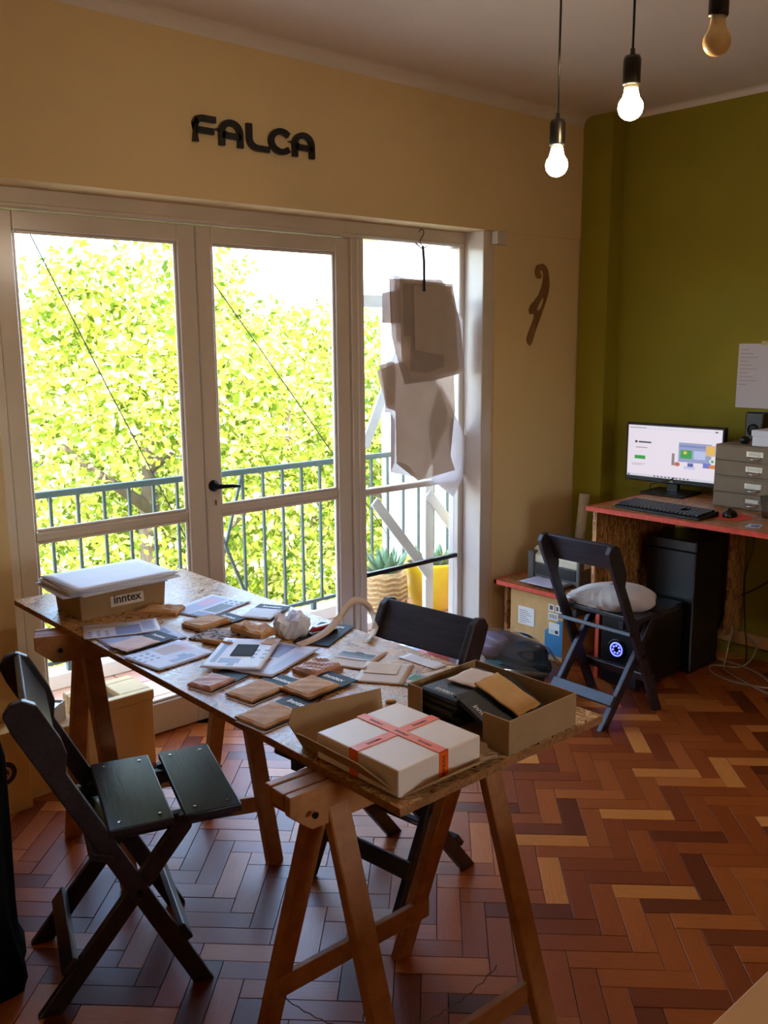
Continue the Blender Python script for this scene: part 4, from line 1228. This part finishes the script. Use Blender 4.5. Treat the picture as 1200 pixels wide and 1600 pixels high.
# black storage box and computer under the desk
bb = thing('storage_box', 'tall black box standing in the shade under the desk', 'box', (3.93, 2.19, 0))
M().box(0, .26, 0, .26, 0, .60).make('body', BLACKP, bb, bevel=.006)
M().box(-.006, .266, -.006, .266, .60, .655).make('lid', BLACKP, bb, bevel=.006)
pcx = thing('computer_tower', 'black computer tower with a blue glowing fan light under the desk', 'computer', (3.53, 2.225, 0))
M().box(0, .38, 0, .2, .012, .36).make('case', BLACKP, pcx, bevel=.006)
for fx in (.04, .34):
    for fy in (.03, .17): M().box(fx - .015, fx + .015, fy - .015, fy + .015, 0, .012).make('foot', BLACKP, pcx)
M().lathe([(0, 0), (.05, 0), (.05, .004), (.044, .005), (.0, .005)], 24, cap=False).make('fan_bezel', METALD, pcx, True, loc=(-.001, .11, .185), rot=(0, -PI / 2, 0))
fl = M()
fl.lathe([(.034, 0), (.034, .003), (.028, .003), (.028, 0)], 24, cap=False)
for i in range(7):
    t = 2 * PI * i / 7
    fl.lathe([(0, 0), (.005, 0), (.005, .003), (0, .003)], 8, (.018 * math.cos(t), .018 * math.sin(t), 0), cap=False)
fl.make('fan_light', emit_mat('blue_led', (.05, .06, 1, 1), 1.6), pcx, loc=(-.006, .11, .185), rot=(0, -PI / 2, 0))

# monitor
mo = thing('monitor', 'black computer monitor showing a white web page on the desk', 'monitor', (4.17, 2.475, ZD), .06)
M().box(-.012, .022, -.268, .262, .05, .35).make('housing', BLACKP, mo, bevel=.006, seg=2)
dkx = srgb(60, 60, 66)
scr = [(0, .93, 1, .97, srgb(228, 224, 236)), (.93, .94, .955, .965, dkx), (.02, .945, .2, .96, srgb(150, 146, 160)), (.08, .655, .105, .7, dkx), (.12, .66, .26, .69, srgb(60, 60, 60)), (.09, .56, .22, .575, srgb(150, 140, 150)),
       (.08, .34, .2, .41, srgb(40, 160, 60)), (.045, .24, .2, .25, srgb(170, 160, 166)), (.055, .215, .16, .225, srgb(190, 170, 176)),
       (.56, .35, .90, .72, srgb(150, 160, 200)), (.565, .64, .89, .67, srgb(120, 130, 180)), (.58, .42, .7, .58, srgb(50, 160, 70)), (.61, .5, .65, .56, srgb(230, 200, 70), 'o'), (.72, .42, .84, .58, srgb(190, 200, 236)),
       (.84, .5, .94, .7, srgb(226, 180, 130)), (.865, .54, .915, .66, srgb(236, 190, 70)), (.88, .36, .94, .45, srgb(220, 236, 226), 'o'), (.9, .38, .925, .43, srgb(60, 150, 90), 'o'),
       (.52, .26, .58, .34, srgb(190, 110, 80), 'o'), (.49, .27, .52, .5, srgb(150, 130, 130)), (.62, .22, .74, .28, srgb(200, 206, 236)), (.66, .27, .72, .34, srgb(90, 96, 170)), (.82, .27, .9, .36, srgb(110, 120, 210)), (.88, .27, .95, .34, srgb(224, 130, 60)),
       (0, 0, 1, .045, srgb(214, 212, 222))] + [(.30 + i * .04, .01, .32 + i * .04, .035, srgb(60, 60, 90)) for i in range(10)] + [(.01, .005, .03, .035, srgb(40, 60, 120))]
M().sheet(.505, .262, 0, .0008, 1, 1).make('screen', print_mat('screen_print', srgb(238, 228, 240), scr, .3, SCREEN), mo, loc=(-.0126, -.003, .207), rot=(PI / 2, 0, -PI / 2))
text_mesh('brand_mark', 'LG', .014, CHROME, mo, (-.0128, .0, .062), (PI / 2, 0, -PI / 2), .0002)
M().box(.0, .03, -.03, .03, .012, .10).make('neck', BLACKP, mo, bevel=.003)
M().box(-.11, .09, -.12, .12, 0, .014).make('stand_base', BLACKP, mo, bevel=.005)
# keyboard
kb = thing('keyboard', 'black full-size keyboard in front of the monitor', 'keyboard', (3.70, 2.225, ZD), -.07)
fixn(M().prism([(-.078, 0), (.078, 0), (.078, .026), (-.07, .014), (-.078, .010)], (0, .225, 0), (1, 0, 0), (0, 0, 1), .45).make('case', BLACKP, kb, bevel=.003))
km = M().box(-.0085, .0085, -.0085, .0085, 0, .009)
k0 = None
KEYM = plain('black_key', srgb(34, 34, 40), .4)
for r_ in range(6):
    for c_ in range(21):
        if c_ in (15, 16) and r_ in (2, 3): continue
        if c_ == 14 or c_ == 18 and r_ == 5: pass
        x = -.058 + r_ * .0222; y = .205 - c_ * .0205
        if k0 is None: k0 = km.make('key', KEYM, kb, bevel=.0015); o = k0
        else: o = k0.copy(); C.objects.link(o); o.parent = kb
        o.location = (x, y, .014 + (x + .07) * .081)
# mouse and pad
tag(M().lathe([(0, 0), (.085, 0), (.088, .0015), (.085, .003), (0, .003)], 32, cap=False).make('mouse_pad', plain('red_mouse_pad', srgb(232, 70, 52), .6), None, loc=(3.80, 1.955, ZD)), 'round red mouse pad on the desk', 'mouse pad')
ms = thing('computer_mouse', 'black computer mouse on the round red pad', 'mouse', (3.80, 1.965, ZD + .0032), .3)
vs = []; N = 20; K = 8
for j in range(K + 1):
    th = PI / 2 * j / K
    for i in range(N):
        ph = 2 * PI * i / N
        vs.append((.055 * math.cos(ph) * math.cos(th), .032 * math.sin(ph) * math.cos(th), .034 * math.sin(th) * (1 - .2 * math.cos(ph))))
fs = [(j * N + i, j * N + (i + 1) % N, (j + 1) * N + (i + 1) % N, (j + 1) * N + i) for j in range(K) for i in range(N)] + [tuple(range(N))[::-1]]
M().add(vs, fs).make('shell', BLACKP, ms, True)
M().tube([(.03, 0, .031), (.04, 0, .028)], .004, 8).make('scroll_wheel', GREYP, ms)
# drawer units
def drawers(label, z, rows):
    root = thing('drawer_unit', label, 'drawer box', (4.0, 1.76, z), 0, 'grey cardboard drawer boxes stacked on the desk')
    h = .146
    M().box(.004, .33, 0, .40, 0, h).make('case', GREYD, root, bevel=.002)
    for i in range(2):
        z0 = .006 + i * .069
        dr = M().box(-.004, .006, .006, .394, z0, z0 + .065).make('drawer', GREYD, root, bevel=.002)
        pl_ = M().box(-.0062, -.004, .165, .245, z0 + .024, z0 + .05).make('label_holder', CHROME, dr, bevel=.001)
        M().box(-.0068, -.0060, .175, .235, z0 + .029, z0 + .046).make('label_card', print_mat('drawer_label%s%d' % (rows, i), srgb(226, 220, 208), [(.2, .1, .8, .9, srgb(200, 194, 180))]), dr)
        M().tube([(-.004, .175, z0 + .022), (-.018, .19, z0 + .016), (-.02, .205, z0 + .015), (-.018, .22, z0 + .016), (-.004, .235, z0 + .022)], .0035, 8).make('pull', CHROME, dr, True)
    return root
drawers('lower grey two-drawer box on the desk', ZD, 'a')
drawers('upper grey two-drawer box stacked on the lower one on the desk', ZD + .1462, 'b')
wbx = thing('lidded_box', 'small white lidded box on top of the grey drawer boxes', 'box', (4.02, 1.80, ZD + .2926), -.05)
M().box(0, .16, 0, .2, 0, .05).make('body', WPAPER, wbx, bevel=.002)
M().box(-.004, .164, -.004, .204, .045, .072).make('lid', WPAPER, wbx, bevel=.002)
spk = thing('loudspeaker', 'small black loudspeaker behind the white box on the drawers', 'loudspeaker', (4.24, 2.06, ZD + .2926))
M().box(0, .075, 0, .085, 0, .135).make('cabinet', BLACKP, spk, bevel=.006)
M().lathe([(.03, 0), (.028, .003), (.01, .001), (0, .002)], 20, cap=False).make('cone', METALD, spk, True, loc=(-.001, .042, .05), rot=(0, -PI / 2, 0))
tag(M().lathe([(0, 0), (.016, .0), (.022, .012), (.02, .028), (.008, .035), (0, .036)], 16, cap=False).make('webcam', BLACKP, None, True, loc=(4.10, 2.07, ZD + .2926)), 'small black webcam ball on the drawer box beside the white box', 'webcam')
for i, (x, y) in enumerate(((3.90, 1.84), (3.93, 1.765))):
    tag(M().lathe([(0, .001), (.024, .001), (.036, .095), (.0375, .095), (.0255, 0), (0, 0)], 20, cap=False).make('plastic_cup', CLEAR, None, True, loc=(x, y, ZD)),
        ('clear plastic cup at the drawers, the one further left' if i == 0 else 'clear plastic cup at the right picture edge in front of the drawers'), 'cup')
flat('printed_packet', 'small blue and white printed packet at the desk edge', 'packet', 3.68, 1.79, .08, .06, 12, ZD + .0006, print_mat('packet_print', srgb(200, 204, 220), [(.2, .2, .7, .7, srgb(60, 70, 130)), (.5, .4, .9, .8, srgb(150, 160, 190))]))
wpn = tag(M().sheet(.24, .31, 0, .0006, 6, 8, lambda u, v: .003 * (1 - v)).make('wall_note', print_mat('note_print', srgb(206, 196, 200), [(.04, .9 - i * .06, .22 + .1 * ((i * 7) % 3), .915 - i * .06, srgb(176, 166, 172)) for i in range(10)]), None, loc=(XR - .001, 2.145, 1.417), rot=(PI / 2, 0, -PI / 2)),
          'white handwritten sheet taped to the green wall above the desk', 'note')
M().sheet(.05, .02, 0, .0003, 1, 1).make('tape', plain('masking_tape', srgb(200, 178, 120)), wpn, loc=(.02, .158, .0045))

# cables
def cable(label, pts, r, mat, name='cable'):
    P_ = [Vector(p) for p in pts]; fine = []
    for i in range(len(P_) - 1):
        for k in range(6): fine.append(cr(P_[max(i - 1, 0)], P_[i], P_[i + 1], P_[min(i + 2, len(P_) - 1)], k / 6))
    fine.append(P_[-1])
    return tag(M().tube(fine, r, 7).make(name, mat, None, True), label, 'cable')
cable('thick black cable hanging from the desk to the floor', [(4.30, 2.19, .80), (4.29, 2.18, .62), (4.31, 2.20, .45), (4.28, 2.21, .25), (4.25, 2.24, .1), (4.2, 2.2, .006)], .006, BLACKP)
cable('thin black cable hanging beside the thick one under the desk', [(4.31, 2.11, .80), (4.30, 2.09, .6), (4.29, 2.11, .5), (4.31, 2.13, .4), (4.32, 2.12, .2), (4.28, 2.08, .05), (4.2, 2.05, .005)], .0035, BLACKP)
cable('black cable stretched from the floor up to the right along the green wall', [(4.32, 2.22, .29), (4.345, 2.1, .36), (4.35, 1.97, .47), (4.35, 1.85, .6), (4.34, 1.7, .80)], .0035, BLACKP)
cable('pale grey cable lying in loops on the floor below the desk', [(4.33, 2.10, .12), (4.30, 2.04, .08), (4.2, 2.06, .006), (4.12, 2.17, .005), (4.02, 2.12, .005), (3.98, 1.98, .005), (4.03, 1.84, .005), (4.12, 1.9, .006), (4.2, 2.05, .008), (4.22, 2.25, .006)], .0045, plain('grey_cable', srgb(170, 150, 128), .5))
cable('second pale grey cable crossing the loops on the floor', [(4.2, 2.12, .2), (4.16, 2.13, .012), (4.08, 2.08, .010), (3.99, 1.93, .012), (3.95, 1.80, .005), (3.92, 1.7, .005)], .004, plain('grey_cable_2', srgb(160, 140, 120), .5))
cable('black cable running along the desk behind the keyboard', [(4.12, 2.56, ZD + .004), (4.08, 2.54, ZD + .05), (4.14, 2.48, ZD + .07), (4.165, 2.45, ZD + .09)], .003, BLACKP)

# ------------------------------------------------------------------ clothes in a clear plastic bag
bag = thing('clothes_bag', 'big clear plastic bag stuffed with colourful clothes on the floor behind the table', 'bag', (3.05, 2.82, 0), -.78)
lum = [((-.30, .02, .10), (.13, .15, .10), srgb(206, 212, 226)), ((-.12, -.04, .11), (.15, .14, .11), srgb(170, 160, 190)), ((.0, .10, .11), (.15, .13, .11), srgb(120, 112, 140)), ((.21, .02, .12), (.17, .19, .12), srgb(12, 40, 52)),
       ((.10, -.13, .09), (.12, .09, .08), srgb(24, 132, 150)), ((-.08, -.17, .08), (.08, .07, .07), srgb(220, 60, 56)), ((-.24, -.14, .08), (.11, .09, .07), srgb(110, 190, 226)), ((-.10, .03, .20), (.13, .11, .05), srgb(196, 190, 206)), ((.07, .0, .205), (.12, .12, .045), srgb(110, 100, 130)),
       ((-.0, -.13, .15), (.08, .06, .05), srgb(236, 232, 236)), ((-.17, -.12, .17), (.08, .06, .05), srgb(214, 80, 84)), ((-.33, -.08, .16), (.07, .07, .05), srgb(240, 240, 244))]
def blob(c, s, seed, amp=.10, N=22, K=14):
    vs = []
    for j in range(K + 1):
        th = PI * j / K
        for i in range(N):
            ph = 2 * PI * i / N
            x, y, z = math.sin(th) * math.cos(ph), math.sin(th) * math.sin(ph), math.cos(th)
            r = 1 + amp * math.sin(4 * x + seed) * math.cos(5 * y - seed * 2) + amp * .7 * math.sin(9 * z + 7 * x + seed * 3)
            vs.append((c[0] + x * s[0] * r, c[1] + y * s[1] * r, max(.002, c[2] + z * s[2] * r)))
    return M().add(vs, [(j * N + i, j * N + (i + 1) % N, (j + 1) * N + (i + 1) % N, (j + 1) * N + i) for j in range(K) for i in range(N)])
for i, (c, s, col) in enumerate(lum):
    fixn(blob(c, s, i * 1.7).make('garment', plain('garment_%d' % i, col, .8, .2, var=.15, nscale=30, bump=.4, bscale=30), bag, True))
fixn(blob((0.0, -.01, .125), (.43, .27, .15), 5.0, .09, 56, 30).make('plastic_film', PLASTIC, bag, True))

# ------------------------------------------------------------------ boxes by the doors, left side
lb = thing('carton', 'low cream carton with a round black stamp against the wall at the left edge', 'box', (.70, 3.06, 0))
M().box(0, .375, 0, .09, 0, .30).make('body', CREAMC, lb, bevel=.003)
M().sheet(.085, .085, 0, .0004, 1, 1).make('stamp', print_mat('stamp_print', srgb(226, 188, 128), [(.0, .0, 1, 1, srgb(50, 36, 34), 'o'), (.2, .2, .8, .8, srgb(200, 160, 110), 'o'), (.3, .3, .7, .7, srgb(70, 46, 40), 'o'), (.42, .5, .58, .75, srgb(200, 150, 100)), (.36, .36, .64, .44, srgb(200, 150, 100))]), lb, loc=(.285, -.0008, .155), rot=(PI / 2, 0, 0))
fb = thing('foam_box', 'cream foam box with an opening in its top standing by the glass doors', 'box', (1.30, 3.085, 0))
fbm = M(); fbm.box(0, .265, 0, .2, 0, .262)
fbm.make('body', CREAMC, fb, bevel=.004)
tp = M(); tp.box(-.004, .268, -.004, .03, .262, .30); tp.box(-.004, .268, .16, .204, .262, .30); tp.box(-.004, .05, .03, .16, .262, .30); tp.box(.15, .268, .03, .16, .262, .30)
tp.make('lid_frame', CREAMC, fb, bevel=.003)
M().box(.052, .148, .032, .158, .263, .275).make('inner_well', plain('brown_well', srgb(120, 84, 50), .8), fb)
c2 = thing('carton', 'plain cream carton under the small white box beside the left door', 'box', (1.08, 3.12, 0))
M().box(0, .21, 0, .16, 0, .235).make('body', CREAMC, c2, bevel=.003)
sw = thing('white_box', 'small open white box on top of the cream carton beside the left door', 'box', (1.20, 3.195, .2352), .75)
M().box(-.05, .05, -.045, .045, 0, .003).make('base', WHITEP, sw)
for (x0, x1, y0, y1) in ((-.05, .05, -.045, -.042), (-.05, .05, .042, .045), (-.05, -.047, -.042, .042), (.047, .05, -.042, .042)):
    M().box(x0, x1, y0, y1, .003, .07).make('side_wall', WHITEP, sw)
M().box(-.05, .012, -.045, .045, .0705, .073).make('lid_flap', WHITEP, sw)

# black fleece coat hanging down to the floor at the left edge
ct_ = M(); vs = []; N = 40
prof = [(.0, .195, .16), (.06, .193, .16), (.12, .178, .15), (.2, .17, .145), (.4, .174, .14), (.58, .178, .14), (.70, .16, .12), (.78, .11, .09), (.81, .05, .04)]
for k, (z, rx, ry) in enumerate(prof):
    for i in range(N):
        t = 2 * PI * i / N
        q = 1 + .07 * math.sin(7 * t + k * .5) + .04 * math.sin(13 * t - k)
        vs.append((rx * q * math.cos(t), ry * q * math.sin(t), z))
fs = [(k * N + i, k * N + (i + 1) % N, (k + 1) * N + (i + 1) % N, (k + 1) * N + i) for k in range(len(prof) - 1) for i in range(N)] + [tuple(range(N))[::-1], tuple(range((len(prof) - 1) * N, len(prof) * N))]
tag(ct_.add(vs, fs).make('fleece_coat', FOAM, None, True, loc=(.545, 2.27, 0.0)), 'black fleece coat bundled upright on the floor at the left picture edge', 'coat')

# near table whose corner shows at the bottom right
nt = thing('side_table', 'tan table whose corner shows at the bottom right of the picture', 'table', (1.0, -.12, 0))
M().box(-.08, 1.1, -.5, .615, .725, .75).make('table_top', TANT, nt, bevel=.003)
for x, y in ((.0, -.42), (1.02, -.42), (.0, .54), (1.02, .54)): M().box(x - .025, x + .025, y - .025, y + .025, 0, .725).make('leg', PINE, nt, bevel=.003)
